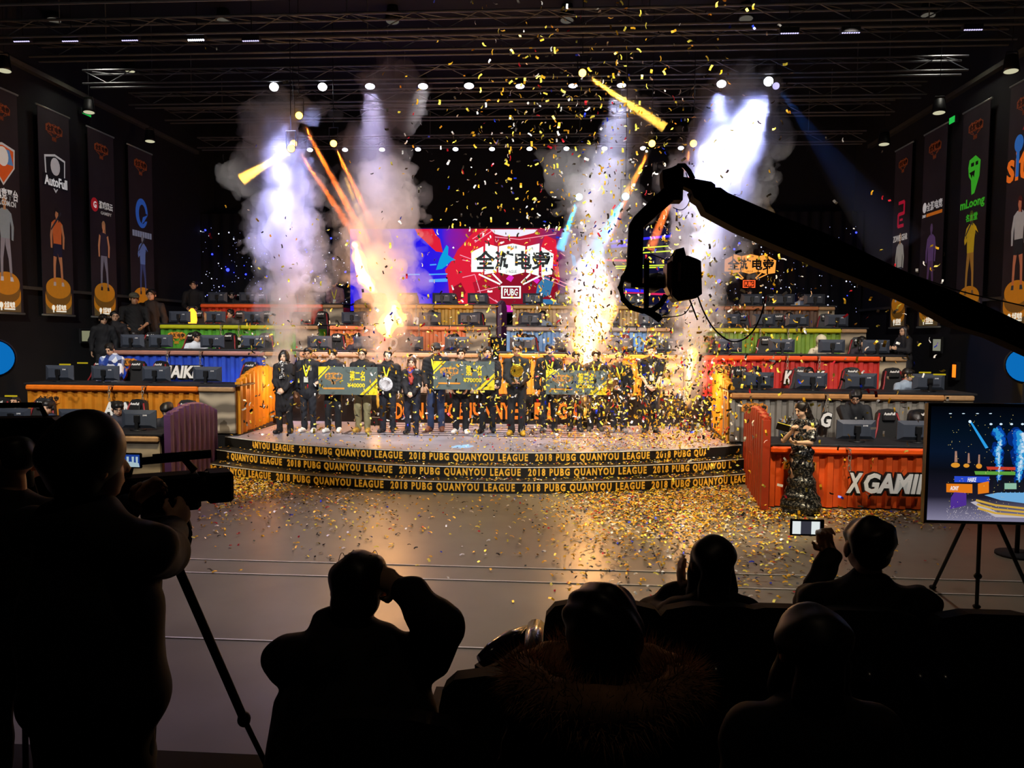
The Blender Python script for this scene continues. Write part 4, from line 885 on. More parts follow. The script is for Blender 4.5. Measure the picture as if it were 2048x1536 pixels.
mburn = M('launcher_black', '0c0c0e', .5)
for px, py, Y, lb in ((562, 830, 16.0, 'behind the woman in black coat'), (755, 830, 16.0, 'behind the man with silver plate'), (1168, 838, 15.8, 'behind the third cheque'), (1375, 838, 15.8, 'at the far end of the stage')):
    p = at(px, py, Y); p.z = .55; t = thing('flame_launcher', 'black spark launcher box on the stage ' + lb, 'stage effect', p); MB().box((0, 0, .09), (.26, .26, .18), bev=.015).build('housing', mburn, t); q = MB(); q.cyl((0, 0, .18), (0, 0, .26), .05, .06, 12); q.build('nozzle', mburn, t)
# ================================================================ PEOPLE
SKIN = ['d8ab8a', 'e6bc9c', 'c4936e']
def V3(*a): return np.array(a, float)
def unit(v): return v / max(np.linalg.norm(v), 1e-9)
def rotm(yaw, pitch, roll=0):
    return np.array(Euler((pitch, roll, yaw), 'XYZ').to_matrix())
def ik(S, W, hint, u, f):
    d = W - S; L = np.linalg.norm(d)
    if L > (u + f) * .985: W = S + d / L * (u + f) * .985; d = W - S; L = np.linalg.norm(d)
    n = d / L; a = (u * u - f * f + L * L) / (2 * L); h = math.sqrt(max(u * u - a * a, 0)); p = unit(hint - n * (hint @ n))
    return S + n * a + p * h, W
def hand_prims(W, hd, pn, side, S, curl=.35, spread=1.0):
    hd = unit(hd); pn = unit(pn - hd * (pn @ hd)); ac = np.cross(hd, pn) * side
    P = [('c', W - hd * .01 * S, W + hd * .07 * S, .027 * S, .036 * S, .52, pn)]
    for i, (o, l) in enumerate(((-.029, .056), (-.010, .072), (.010, .078), (.029, .068))):
        b = W + hd * .085 * S + ac * o * S * spread; c = curl * (1 + .12 * (1 - i)); d1 = hd * math.cos(c) + pn * math.sin(c) + ac * o * 2.2 * (spread - .6)
        m = b + unit(d1) * l * .52 * S; d2 = hd * math.cos(c * 2.1) + pn * math.sin(c * 2.1) + ac * o * 2 * (spread - .6); e = m + unit(d2) * l * .5 * S
        P += [('c', b - hd * .02 * S, m, .0098 * S, .0088 * S), ('c', m, e, .0088 * S, .0074 * S)]
    tb = W + hd * .025 * S + ac * .026 * S; tm = tb + unit(hd * .55 + ac * .75 + pn * .3) * .042 * S; te = tm + unit(hd * .85 + ac * .25 + pn * .35) * .034 * S
    P += [('c', tb, tm, .014 * S, .011 * S), ('c', tm, te, .011 * S, .0085 * S)]
    return P
def person(label, loc, rz=0, h=1.72, fem=False, sit=None, lean=0.0, head=(0, 0), arms=None, hair='short', hairc='16120f', skin=0, top='18181c', bottom='16171c', shoe='e6e4dc',
           vox=.0125, wide=1.0, coat=0, inner=None, lanyard=None, cap=None, glasses=False, stance=.10, sleeve=1.0, gown=None, scarf=None, wr=.003, group=None, hood=None, phones=None, seed=0, face=True, fur=None, belly=0, badge=True, tilt=0, fist=.35):
    t = thing('person', label, 'person', loc, rz, group); S = h / 1.72; rg = random.Random(seed + int(abs(loc[0]) * 100))
    shw = (.155 if fem else .186) * wide
    Pz = .95 * S if sit is None else sit + .10
    P = V3(0, 0, Pz); U = V3(math.sin(tilt), -math.sin(lean), math.cos(lean)); U = unit(U); Fv = unit(V3(0, -math.cos(lean), -math.sin(lean))); X = np.cross(Fv, U) * -1
    X = V3(1, 0, 0); NB = P + U * .505 * S; HR = rotm(head[0], head[1] + lean * .5)
    HC = NB + (U * .5 + HR @ V3(0, 0, 1) * .5) * .142 * S + HR @ V3(0, -.012, 0) * S
    def H(x, y, z): return HC + HR @ (V3(x, y, z) * S)
    sh = {s: P + U * .425 * S + X * s * shw * S for s in (-1, 1)}
    A = {}; arms = arms or {}
    for s in (-1, 1):
        a = arms.get(s) or arms.get(0)
        tgt = V3(*a['w']) if a and 'w' in a else V3(s * (shw + .07), -.03, Pz / S - .14); 
        if a and s == -1 and a is arms.get(0): tgt = tgt * V3(-1, 1, 1)
        hint = V3(*(a.get('e') if a and a.get('e') else (s * .6, .7, -.5)))
        if a and a is arms.get(0) and a.get('e'): hint = hint * V3(s, 1, 1)
        if a and 'W' in a:
            tgt = np.array(Matrix.Rotation(-rz, 3, 'Z') @ (Vector(a['W']) - Vector(loc))) / S
        El, W = ik(sh[s], tgt * S, hint, .285 * S, .25 * S)
        if a and 'E' in a: El = np.array(Matrix.Rotation(-rz, 3, 'Z') @ (Vector(a['E']) - Vector(loc)))
        hd = V3(*a['h']) if a and a.get('h') else unit(W - El)
        if a and a is arms.get(0) and a.get('h'): hd = hd * V3(s, 1, 1)
        pn = V3(*a['p']) if a and a.get('p') else V3(-s, -.2, 0)
        if a and a is arms.get(0) and a.get('p'): pn = pn * V3(s, 1, 1)
        A[s] = (El, W, hd, pn, (a or {}).get('curl', fist))
    legs = {}
    for s in (-1, 1):
        hp = P + V3(s * .085 * S, 0, -.04 * S)
        if sit is None: an = V3(s * stance * S, .03 * (s if seed % 2 else -s), .085 * S); kn = (hp + an) / 2 + V3(s * .01, -.03 * S, .0)
        else: kn = V3(s * .13 * S, -.44 * S, sit + .06); an = V3(s * .14 * S, -.40 * S, .085 * S)
        legs[s] = (hp, kn, an)
    # body
    b = [('e', H(0, .014, .035), V3(.083, .094, .078) * S, HR), ('e', H(0, -.028, -.035), V3(.066, .060, .072) * S, HR), ('e', H(0, -.055, -.085), V3(.028, .026, .022) * S, HR),
         ('c', H(0, -.088, .008), H(0, -.104, -.028), .009 * S, .013 * S), ('e', H(0, -.082, -.060), V3(.024, .012, .009) * S, HR),
         ('e', H(-.085, .008, -.01), V3(.012, .02, .032) * S, HR), ('e', H(.085, .008, -.01), V3(.012, .02, .032) * S, HR),
         ('e', H(0, -.074, .026), V3(.05, .014, .012) * S, HR),
         ('c', NB - U * .05 * S, H(0, .012, -.06), .054 * S, .05 * S),
         ('c', P, P + U * .2 * S, .135 * S, .120 * S, .66, Fv), ('c', P + U * .2 * S, P + U * .38 * S, .122 * S, .140 * S, .64, Fv), ('c', sh[-1], sh[1], .05 * S, .05 * S)]
    for s in (-1, 1):
        El, W, hd, pn, cu = A[s]; b += [('c', sh[s], El, .048 * S, .038 * S), ('c', El, W, .038 * S, .025 * S)] + hand_prims(W, hd, pn, -s, S, cu)
        hp, kn, an = legs[s]; b += [('c', hp, kn, .075 * S, .052 * S), ('c', kn, an, .052 * S, .036 * S), ('c', an, an + V3(0, -.10, -.045) * S, .033 * S, .022 * S)]
    sdf_obj('body', b, vox * (.8 if face else 1), M('skin_' + SKIN[skin % 3], SKIN[skin % 3], .5, var=.04), t, .012)
    # garments
    if gown: 
        g = [('c', P + V3(0, 0, -.02), P + U * .2 * S, .150 * S, .118 * S, .72, Fv), ('c', P + U * .2 * S, P + U * .40 * S, .122 * S, .145 * S, .68, Fv), ('c', sh[-1], sh[1], .052 * S, .052 * S),
             ('c', P + V3(0, 0, -.05), V3(0, .02, .45 * S), .155 * S, .19 * S, .85, V3(0, 1, 0)), ('c', V3(0, .02, .45 * S), V3(0, .05, .16 * S), .19 * S, .29 * S, .9, V3(0, 1, 0))]
        for s in (-1, 1): El = A[s][0]; g += [('c', sh[s], sh[s] + (El - sh[s]) * .8, .066 * S, .062 * S)]
        g += [('-e', V3(0, 0, -.25), V3(1.2, 1.2, .27))]
        sdf_obj('gown', g, vox, gown, t, .03, .006, seed)
    else:
        ex = .016 if not coat else .024
        j = [('c', P + U * .0, P + U * .2 * S, (.145 + ex + belly) * S, (.132 + ex + belly) * S, .70, Fv), ('c', P + U * .2 * S, P + U * .39 * S, (.135 + ex + belly * .6) * S, (.150 + ex) * S, .68, Fv), ('c', sh[-1] + (sh[1]-sh[-1])*.12, sh[-1] + (sh[1]-sh[-1])*.88, (.046 + ex) * S, (.046 + ex) * S), ('c', NB - U*.01*S, sh[-1] + (sh[1]-sh[-1])*.05, .058*S, .052*S), ('c', NB - U*.01*S, sh[1] + (sh[-1]-sh[1])*.05, .058*S, .052*S),
             ('c', NB - U * .05 * S, NB - U * .005 * S, .088 * S, .070 * S)]
        if coat: j += [('c', P, P - V3(0, 0, coat) * S, (.15 + ex) * S, (.17 + ex) * S, .72, V3(0, 1, 0))]
        elif sit is None: j += [('c', P, P - V3(0, 0, .06) * S, (.145 + ex) * S, (.14 + ex) * S, .72, V3(0, 1, 0))]
        for s in (-1, 1):
            El, W, hd, pn, cu = A[s]; j += [('c', sh[s], sh[s] + (El - sh[s]) * min(1, sleeve * 2), (.055 + ex) * S, (.046 + ex) * S)]
            if sleeve >= .6: j += [('c', El, El + (W - El) * .92, (.046 + ex) * S, (.036 + ex * .7) * S)]
        if hood: j += [('c', NB + V3(-.06, .06, -.01) * S, NB + V3(.06, .06, -.01) * S, .06 * S, .06 * S), ('c', NB + V3(-.07, .03, 0) * S, NB + V3(-.05, -.06, -.06) * S, .035 * S, .025 * S), ('c', NB + V3(.07, .03, 0) * S, NB + V3(.05, -.06, -.06) * S, .035 * S, .025 * S)]
        mt = top if not isinstance(top, str) else M('cloth_' + top, top, .8, var=.12)
        sdf_obj('jacket' if coat or hood or not inner else 'top', j, vox, mt, t, .028, wr, seed)
        if inner:
            sdf_obj('shirt_front', [('c', NB - U * .03 * S + Fv * .055 * S, P + U * .30 * S + Fv * .112 * S, .035 * S, .02 * S, .6, Fv), ('c', NB - U * .02 * S, NB + U * .018 * S, .069 * S, .062 * S)], vox * .8, M('cloth_' + inner, inner, .8), t, .015)
        p = [('c', P - V3(.05, 0, .0), P - V3(-.05, 0, .0), .128 * S, .128 * S, .85, V3(0, 1, 0))]
        for s in (-1, 1):
            hp, kn, an = legs[s]; p += [('c', hp, kn, .097 * S, .076 * S), ('c', kn, an + V3(0, 0, -.005), .072 * S, .064 * S)]
        sdf_obj('trousers', p, vox, bottom if not isinstance(bottom, str) else M('cloth_' + bottom, bottom, .85, var=.15), t, .022, wr, seed + 3)
        if sit is None or sit < .01 or True:
            if shoe:
                for s in (-1, 1):
                    an = legs[s][2]; sdf_obj('shoe', [('c', an + V3(0, .035, -.025) * S, an + V3(s * .02, -.03, -.02) * S, .052 * S, .050 * S), ('c', an + V3(0, .035, -.040) * S, an + V3(s * .04, -.17, -.042) * S, .048 * S, .045 * S), ('-e', V3(0, 0, -1.5), V3(5, 5, 1.503))], vox * .9, M('shoe_' + shoe, shoe, .6), t, .02)
    # hair
    mh = M('hair_' + hairc, hairc, .45, var=.25, scale=30)
    face_cut = ('-e', H(0, -.098, -.030), V3(.074, .062, .088) * S, HR)
    hp_ = None
    if hair == 'short': hp_ = [('e', H(0, .022, .045), V3(.096, .104, .088) * S, HR), ('e', H(0, .06, -.01), V3(.07, .05, .06) * S, HR), ('e', H(.01, -.046, .082), V3(.05, .04, .026) * S, HR), face_cut]
    elif hair == 'buzz': hp_ = [('e', H(0, .020, .046), V3(.089, .098, .079) * S, HR), face_cut]
    elif hair == 'bob': hp_ = [('e', H(0, .02, .02), V3(.108, .112, .118) * S, HR), ('e', H(-.07, .0, -.04), V3(.04, .06, .07) * S, HR), ('e', H(.07, .0, -.04), V3(.04, .06, .07) * S, HR), ('-e', H(0, -.10, -.04), V3(.056, .075, .080) * S, HR), ('-e', H(0, -.03, -.16), V3(.09, .1, .06) * S, HR)]
    elif hair == 'long':
        hp_ = [('e', H(0, .022, .045), V3(.096, .104, .088) * S, HR), ('c', H(0, .06, 0), NB + V3(0, .09, -.18) * S, .07 * S, .08 * S, .5, V3(0, 1, 0))]
        for s in (-1, 1): hp_ += [('c', H(s * .072, .0, .03), H(s * .082, -.02, -.13), .028 * S, .03 * S), ('c', H(s * .082, -.02, -.13), NB + V3(s * .10, -.06, -.16) * S, .032 * S, .02 * S)]
        hp_ += [face_cut]
    elif hair == 'wavy': hp_ = [('e', H(0, .022, .045), V3(.098, .106, .090) * S, HR), ('c', H(0, .07, 0), H(.01, .13, -.20), .065 * S, .05 * S), ('c', H(-.07, .03, .03), H(-.08, .03, -.12), .032 * S, .03 * S), ('c', H(.07, .03, .03), H(.08, .06, -.18), .036 * S, .03 * S), face_cut]
    elif hair == 'mop': hp_ = [('e', H(0, .02, .04), V3(.100, .110, .094) * S, HR), ('e', H(-.03, -.05, .07), V3(.045, .045, .03) * S, HR), ('e', H(.033, -.045, .072), V3(.045, .045, .03) * S, HR), ('e', H(0, .07, -.03), V3(.078, .05, .06) * S, HR), ('-e', H(0, -.105, -.035), V3(.062, .06, .082) * S, HR)]
    if hair == 'hoodup': sdf_obj('hood', [('e', H(0, .02, .035), V3(.118, .128, .132) * S, HR), ('c', H(0, .03, -.05), NB, .10 * S, .09 * S), ('-e', H(0, -.12, -.02), V3(.07, .085, .095) * S, HR)], vox, M('cloth_' + hairc, hairc, .8), t, .02)
    if hair == 'beanie': hp_ = [('e', H(0, .02, .04), V3(.105, .118, .115) * S, HR), ('e', H(0, .05, -.04), V3(.09, .07, .08) * S, HR), ('-e', H(0, -.11, -.04), V3(.06, .07, .085) * S, HR)]
    if hp_: sdf_obj('hair', hp_, vox * .85, mh, t, .018, .003, seed)
    if cap:
        mc = M('cap_' + cap, cap, .7); cp = sdf_obj('cap', [('e', H(0, .018, .062), V3(.102, .112, .078) * S, HR), ('-e', H(0, .0, -.02), V3(.2, .2, .055) * S, HR), ('c', H(-.03, -.10, .045), H(.03, -.10, .045), .035 * S, .035 * S), ('c', H(-.02, -.13, .04), H(.02, -.13, .04), .03 * S, .03 * S), ('-e', H(0, -.13, .0), V3(.09, .09, .035) * S, HR)], vox * .8, mc, t, .012)
    if face:
        dk = M('eye_dark', '120c0a', .3, var=0)
        for s in (-1, 1):
            m = MB(); m.ell((0, 0, 0), (.0135 * S, .006 * S, .0062 * S), 0, 10, 6); m.build('eye', dk, t, H(s * .033, -.0840, .004), Matrix(HR).to_euler())
            m = MB(); m.ell((0, 0, 0), (.018 * S, .006 * S, .0042 * S), 0, 8, 5); m.build('eyebrow', mh, t, H(s * .034, -.0880, .027), Matrix(HR).to_euler())
        m = MB(); m.ell((0, 0, 0), (.020 * S, .006 * S, .0048 * S), 0, 10, 5); m.build('lips', M('lips', '8c4238', .5, var=0), t, H(0, -.094, -.060), Matrix(HR).to_euler())
    if glasses:
        m = MB(); R4 = Matrix(HR).to_4x4()
        for s in (-1, 1):
            m.tube([R4 @ Vector((s * .031 * S + .024 * S * math.cos(a), -.102 * S, .002 * S + .018 * S * math.sin(a))) for a in [2 * PI * k / 12 for k in range(12)]], .0022, 5, closed=True, up=(0, 1, .1)); m.tube([R4 @ Vector((s * .055 * S, -.10 * S, .006 * S)), R4 @ Vector((s * .078 * S, .0, .006 * S))], .002, 5)
        m.tube([R4 @ Vector((-.008 * S, -.103 * S, .006 * S)), R4 @ Vector((.008 * S, -.103 * S, .006 * S))], .002, 5); m.build('glasses', M('glasses_frame', '1a1a1c', .3), t, tuple(HC))
    if phones:
        m = MB(); R4 = Matrix(HR).to_4x4(); m.tube([R4 @ Vector((.092 * S * math.cos(a), .01 * S, .03 * S + .10 * S * math.sin(a))) for a in [PI * k / 12 for k in range(13)]], .011, 6)
        for s in (-1, 1): m.ell(R4 @ Vector((s * .093 * S, .008 * S, -.005 * S)), (.018, .036, .042), 0, 10, 6)
        m.build('headphones', M('phones_' + phones, phones, .4), t, tuple(HC))
    if lanyard:
        ml = M('lanyard_' + lanyard, lanyard, .6, var=.05); m = MB(); off = (.175 if coat or hood else .165) * S * .76 + belly * .7
        end = P + U * .20 * S + Fv * (off + .012)
        for s in (-1, 1): m.tube([tuple(NB + X * s * .062 * S + V3(0, .01, .02)), tuple(NB + X * s * .070 * S + Fv * .085 * S - U * .04 * S), tuple(P + U * .35 * S + X * s * .045 * S + Fv * (off + .005)), tuple(end)], .015 * S, 6, flat=.3, up=tuple(Fv))
        m.build('lanyard', ml, t)
        if badge: MB().box(tuple(end - U * .07 * S + Fv * .006), (.085 * S, .008, .11 * S)).build('badge', M('badge_plastic', 'c8ccc0', .3), t)
    if scarf:
        sdf_obj('scarf', [('c', NB + V3(-.05, -.03, .0) * S, NB + V3(.05, -.03, .0) * S, .06 * S, .06 * S), ('c', NB + V3(0, -.07, -.02) * S, P + U * .22 * S + Fv * .14 * S, .06 * S, .045 * S, .6, Fv)], vox, scarf, t, .02, .006, seed)
    if fur: fur(t, NB, S)
    t['_nb'] = tuple(NB)
    return t
def patt(key, cols, scale, kind='vor', rough=.7):
    if key in _mats: return _mats[key]
    m = M(key, cols[0], rough, var=0); nt = m.node_tree; b = nt.nodes['Principled BSDF']; tc = nt.nodes.new('ShaderNodeTexCoord')
    tx = nt.nodes.new('ShaderNodeTexVoronoi' if kind == 'vor' else 'ShaderNodeTexNoise'); tx.inputs['Scale'].default_value = scale
    cr = nt.nodes.new('ShaderNodeValToRGB'); cr.color_ramp.interpolation = 'CONSTANT'; e = cr.color_ramp.elements
    while len(e) < len(cols): e.new(.5)
    lo, hi = (.0, 1.0) if kind == 'vor' else (.36, .62)
    for i, c in enumerate(cols): e[i].position = lo + (hi - lo) * i / len(cols); e[i].color = (*lin(c), 1)
    nt.links.new(tc.outputs['Object'], tx.inputs['Vector'])
    if kind == 'vor':
        sp = nt.nodes.new('ShaderNodeSeparateColor'); nt.links.new(tx.outputs['Color'], sp.inputs[0]); nt.links.new(sp.outputs[0], cr.inputs[0])
    else: nt.links.new(tx.outputs['Fac'], cr.inputs[0])
    nt.links.new(cr.outputs[0], b.inputs['Base Color']); return m
def dots(key, bg, fg, scale, thr=.28):
    if key in _mats: return _mats[key]
    m = M(key, bg, .7, var=0); nt = m.node_tree; b = nt.nodes['Principled BSDF']; tc = nt.nodes.new('ShaderNodeTexCoord'); v = nt.nodes.new('ShaderNodeTexVoronoi'); v.inputs['Scale'].default_value = scale
    v.inputs['Randomness'].default_value = .3
    cr = nt.nodes.new('ShaderNodeValToRGB'); cr.color_ramp.interpolation = 'CONSTANT'; cr.color_ramp.elements[0].color = (*lin(fg), 1); cr.color_ramp.elements[1].position = thr; cr.color_ramp.elements[1].color = (*lin(bg), 1)
    nt.links.new(tc.outputs['Object'], v.inputs['Vector']); nt.links.new(v.outputs['Distance'], cr.inputs[0]); nt.links.new(cr.outputs[0], b.inputs['Base Color']); return m
# ---------------------------------------------------------------- prize winners on the stage
YEL = 'e0dc20'
def on_stage(px, top, feet): 
    p = at_z(px, feet, .55); return p, (feet - top) * (p.y) / F_PX / 1.0
def held(s, x, z, y=-.24, curl=1.2, e=None): return dict(w=(x, y, z), h=(-s * .3, -.5, .35), p=(0, -.2, 1) if False else (-s * .6, -.5, .1), curl=curl, e=e or (s * .7, .5, -.6))
clasp = {-1: dict(w=(-.075, -.20, .92), h=(.75, -.25, -.5), p=(0, 1, .2), curl=.7), 1: dict(w=(.075, -.21, .92), h=(-.75, -.25, -.5), p=(0, 1, .2), curl=.7)}
ppl = [
 (570, 697, 866, 'woman with round black bob, black coat and spotted scarf at the end of the row', dict(fem=True, hair='bob', top='141216', bottom='121114', shoe='1a1616', coat=.34, scarf='DOT', arms=clasp, skin=1)),
 (618, 691, 864, 'man in black jacket with yellow lanyard, badge and white trainers, arms hanging down', dict(top='17181f', bottom='181a22', inner='e8e4dc', lanyard=YEL, coat=.12, skin=2, head=(.05, .05))),
 (667, 694, 864, 'man in hooded black jacket holding the 40000 cheque by its yellow corner', dict(top='1a1c26', bottom='15161a', hood=1, coat=.08, inner='2a2c34', lanyard=YEL, badge=False, skin=1, arms={-1: dict(w=(-.30, -.20, .98), h=(.2, -.6, .5), p=(1, 0, -.2), curl=1.0), 1: dict(w=(.10, -.22, .92), h=(-.1, -.5, -.6), p=(0, 1, 0))})),
 (726, 694, 864, 'man in glasses, black jacket and khaki trousers behind the 40000 cheque', dict(top='17171b', bottom='8c8460', shoe='b08a34', hood=1, coat=.05, glasses=True, lanyard=YEL, badge=False, skin=1, arms={-1: dict(w=(-.12, -.22, .95)), 1: dict(w=(.17, -.24, .83), h=(-.4, -.3, .2), p=(0, -.3, 1), curl=1.1)})),
 (776, 698, 864, 'man with cropped hair holding a round silver plate, yellow lanyard over black jacket', dict(top='17181c', bottom='1c1e28', shoe='2a2424', hair='buzz', hood=1, coat=.06, lanyard=YEL, badge=False, arms={-1: dict(w=(-.10, -.26, .86), h=(.4, -.5, .2), p=(.3, .3, 1), curl=1.0)}, skin=1)),
 (824, 712, 867, 'long-haired woman in black coat with a colourful scarf, hands folded', dict(fem=True, hair='long', hairc='4a3020', top='19171b', bottom='1c2030', shoe='1c1818', coat=.10, scarf='COL', arms=clasp, skin=1)),
 (872, 684, 862, 'tall man in cap and blue jeans at the edge of the middle cheque', dict(top='15161a', bottom='2c3a5c', shoe='7a4a34', cap='17181c', coat=.05, inner='d8d830', lanyard=YEL, badge=False, glasses=True, arms={-1: dict(w=(-.16, -.20, .92)), 1: dict(w=(.16, -.25, .88), h=(.2, -.5, .3), p=(-.5, -.2, .6), curl=1.0)}, head=(.4, .1))),
 (922, 694, 867, 'man with dark fringe behind the middle cheque, white trainers', dict(top='1c1c22', bottom='17171c', shoe='e0d8d0', coat=.04, skin=1, arms={0: dict(w=(.15, -.22, .92))})),
 (975, 692, 864, 'man holding the far end of the middle cheque, dark trainers', dict(top='16171c', bottom='191a20', shoe='24242a', coat=.05, skin=1, arms={1: dict(w=(.22, -.24, .90), h=(-.3, -.6, .1), p=(-.3, -.2, .9), curl=1.1), -1: dict(w=(-.14, -.2, .9))})),
 (1033, 688, 870, 'man in black with a golden round trophy on his chest and yellow boots', dict(top='1d2020', bottom='1c1c20', shoe='c89820', coat=.02, lanyard=YEL, skin=2, glasses=True, arms={1: dict(w=(.07, -.28, 1.00), h=(-.6, -.4, .2), p=(0, -.3, 1), curl=1.0), -1: dict(w=(-.07, -.27, 1.0), h=(.6, -.4, .2), p=(0, -.3, 1), curl=1.0)})),
 (1098, 688, 864, 'man in black jacket and yellow scarf at the near end of the third cheque', dict(top='151619', bottom='1a1b22', shoe='303036', inner='d8d040', coat=.06, lanyard=YEL, badge=False, skin=1, arms={1: dict(w=(.10, -.25, .92), h=(.3, -.5, .2), p=(-.3, 0, 1), curl=1.0)})),
 (1150, 703, 862, 'man standing behind the emblem half of the third cheque', dict(top='1d1b1c', bottom='17181c', shoe='2c2c30', skin=0, lanyard=YEL, badge=False, arms={0: dict(w=(.15, -.2, .92))})),
 (1190, 701, 862, 'man standing behind the lettered half of the third cheque', dict(top='221f1c', bottom='191a1e', shoe='40403c', skin=1, lanyard=YEL, badge=False, arms={0: dict(w=(.15, -.2, .92))})),
 (1237, 704, 864, 'man with yellow lanyard holding a bronze round plate', dict(top='17181a', bottom='1a1a20', shoe='8c8a90', coat=.04, lanyard=YEL, badge=False, skin=0, glasses=True, arms={-1: dict(w=(-.10, -.26, .92), h=(.4, -.5, .2), p=(.2, .3, 1), curl=1.0)})),
 (1300, 690, 866, 'broad man in black tee, last in the row beyond the bronze plate', dict(top='141414', bottom='16171b', shoe='202024', sleeve=.42, wide=1.12, belly=.02, lanyard='4c4c50', skin=1, arms=clasp)),
]
msc = patt('colour_scarf', ['a02c20', '3a3a90', 'c86a2c', '5c2040', 'b8442c'], 16); mdot = dots('dot_scarf', '18161a', 'e8e4dc', 30, .35)
WIN = []
for i, (px, tp, ft, lb, kw) in enumerate(ppl):
    p, hh = on_stage(px, tp, ft); kw = dict(kw)
    if kw.get('scarf') == 'DOT': kw['scarf'] = mdot
    elif kw.get('scarf') == 'COL': kw['scarf'] = msc
    WIN.append(person(lb, p, 0, hh, seed=i * 7 + 1, **kw))
mq = M('cheque_board', '56635f', .5, var=.06); mqy = M('cheque_yellow', 'e8d020', .5, emis='e8d020', es=.05, var=0)
def cheque(pa, pb, ya, yb, Y, place, sum_, label):
    a, b = at(pa, ya, Y), at(pb, yb, Y); W = b.x - a.x; H = a.z - b.z; t = thing('prize_cheque', label, 'cheque', ((a.x + b.x) / 2, Y, b.z)); h = W / 2
    MB().box((0, 0, H / 2), (W, .015, H)).build('board', mq, t)
    m = MB(); f = -.008
    for poly in ([(-h, H), (-h + .28 * W, H), (-h + .24 * W, H * .98), (-h, H * .50)], ): pass
    for poly in ([(-h, H), (-h + .16 * W, H), (-h, H * .66)], [(-h, H * .60), (-h + .18 * W, H), (-h + .21 * W, H), (-h, H * .52)], [(h, 0), (h - .20 * W, 0), (h, H * .42)], [(h, H * .60), (h - .30 * W, 0), (h - .23 * W, 0), (h, H * .49)]):
        m.prism(poly, .003, 0, None, (0, f - .003, 0))
    m.build('yellow_corners', mqy, t)
    e = MB(); emblem(e, (-h + .26 * W, f, H * .66), W * .30, 0, 1, .002); e.box((-h + .26 * W, f - .002, H * .22), (W * .36, .003, H * .06)); e.build('emblem', [M('cheque_orange', 'd89030', .5, var=0), mq], t)
    m = MB(); add_text(m, place, .2, (h - .34 * W, f, H * .68), .002, .006, 0, 0, W * .26); add_text(m, sum_, .2, (h - .36 * W, f, H * .34), .002, .006, 0, 0, W * .30, height=H * .16); m.build('lettering', mqy, t)
    return t
YC = WIN[2].location.y - .33
cheque(637, 755, 733, 790, YC, '第二名', '¥40000', 'grey prize cheque with yellow corners reading 40000, nearest the cameraman side')
cheque(867, 989, 722, 780, YC - .04, '第一名', '¥70000', 'grey prize cheque with yellow corners held high in the middle of the row')
cheque(1092, 1213, 740, 790, YC - .02, '第三名', '¥20000', 'grey prize cheque with yellow corners half hidden by confetti, farthest along')
def plate(px, py, r, Y, col, label, metal=.8, rough=.25, rings=True):
    p = at(px, py, Y); t = thing('round_plate', label, 'trophy', p); R = (PI / 2 + .15, 0, 0); mm = M('plate_' + col, col, rough, metal, var=.2, scale=14)
    MB().lathe([(0, .0), (r * .62, .0), (r * .70, .012), (r, .022), (r, .028), (r * .68, .020), (0, .010)], 36).build('dish', mm, t, None, R)
    q = MB(); q.tube([(r * .66 * math.cos(a), r * .66 * math.sin(a), .024) for a in [2 * PI * i / 30 for i in range(30)]], .006, 5, closed=True)
    for i in range(12): a = 2 * PI * i / 12; q.ell((r * .84 * math.cos(a), r * .84 * math.sin(a), .026), (.012, .012, .005), 0, 6, 4)
    q.build('rim_ornament', mm, t, None, R); return t
plate(772, 768, .135, WIN[4].location.y - .34, 'ececf0', 'round silver plate held by the man with cropped hair', .25, .35)
plate(1034, 741, .125, WIN[9].location.y - .34, 'd8b030', 'round golden trophy plate held against the chest')
plate(1222, 766, .13, WIN[13].location.y - .34, '9c7850', 'round bronze plate held beside the third cheque')
t = WIN[9]
# hostess in a glittering dress
gm = M('sequin_dress', '23262c', .35, .5, var=0); nt = gm.node_tree; b = nt.nodes['Principled BSDF']; tc = nt.nodes.new('ShaderNodeTexCoord'); v = nt.nodes.new('ShaderNodeTexVoronoi'); v.inputs['Scale'].default_value = 60
sp = nt.nodes.new('ShaderNodeSeparateColor'); crr = nt.nodes.new('ShaderNodeValToRGB'); crr.color_ramp.elements[0].position = .55; crr.color_ramp.elements[0].color = (*lin('1c2026'), 1); crr.color_ramp.elements[1].position = 1; crr.color_ramp.elements[1].color = (*lin('8e8c88'), 1)
nt.links.new(tc.outputs['Object'], v.inputs['Vector']); nt.links.new(v.outputs['Color'], sp.inputs[0]); nt.links.new(sp.outputs[0], crr.inputs[0]); nt.links.new(crr.outputs[0], b.inputs['Base Color'])
ph = at_z(1600, 1028, 0); hh = (1028 - 803) * ph.y / F_PX
HOST = person('smiling hostess in a glittering dark gown holding a microphone and cue card', ph, -.35, hh, fem=True, hair='wavy', hairc='1a1412', gown=gm, skin=1, head=(-.75, .28), lean=.06, vox=.010, seed=5,
              arms={-1: dict(w=(-.13, -.24, 1.28), h=(.2, -.3, .7), p=(.7, -.5, 0), curl=1.1, e=(-.5, .3, -.8)), 1: dict(w=(-.06, -.30, 1.12), h=(-.7, -.5, .1), p=(0, .2, 1), curl=.9, e=(.7, .4, -.7))})
p = at(1578, 838, ph.y - .28); t = thing('microphone', 'black handheld microphone at the mouth of the hostess', 'microphone', p, 0, None, (.5, .35, 0)); MB().cyl((0, 0, -.2), (0, 0, 0), .012, .017, 12).build('handle', mhouse, t); MB().ell((0, 0, .02), (.026, .026, .03)).build('grille', M('mic_grille', '6a6a6c', .4, .7), t)
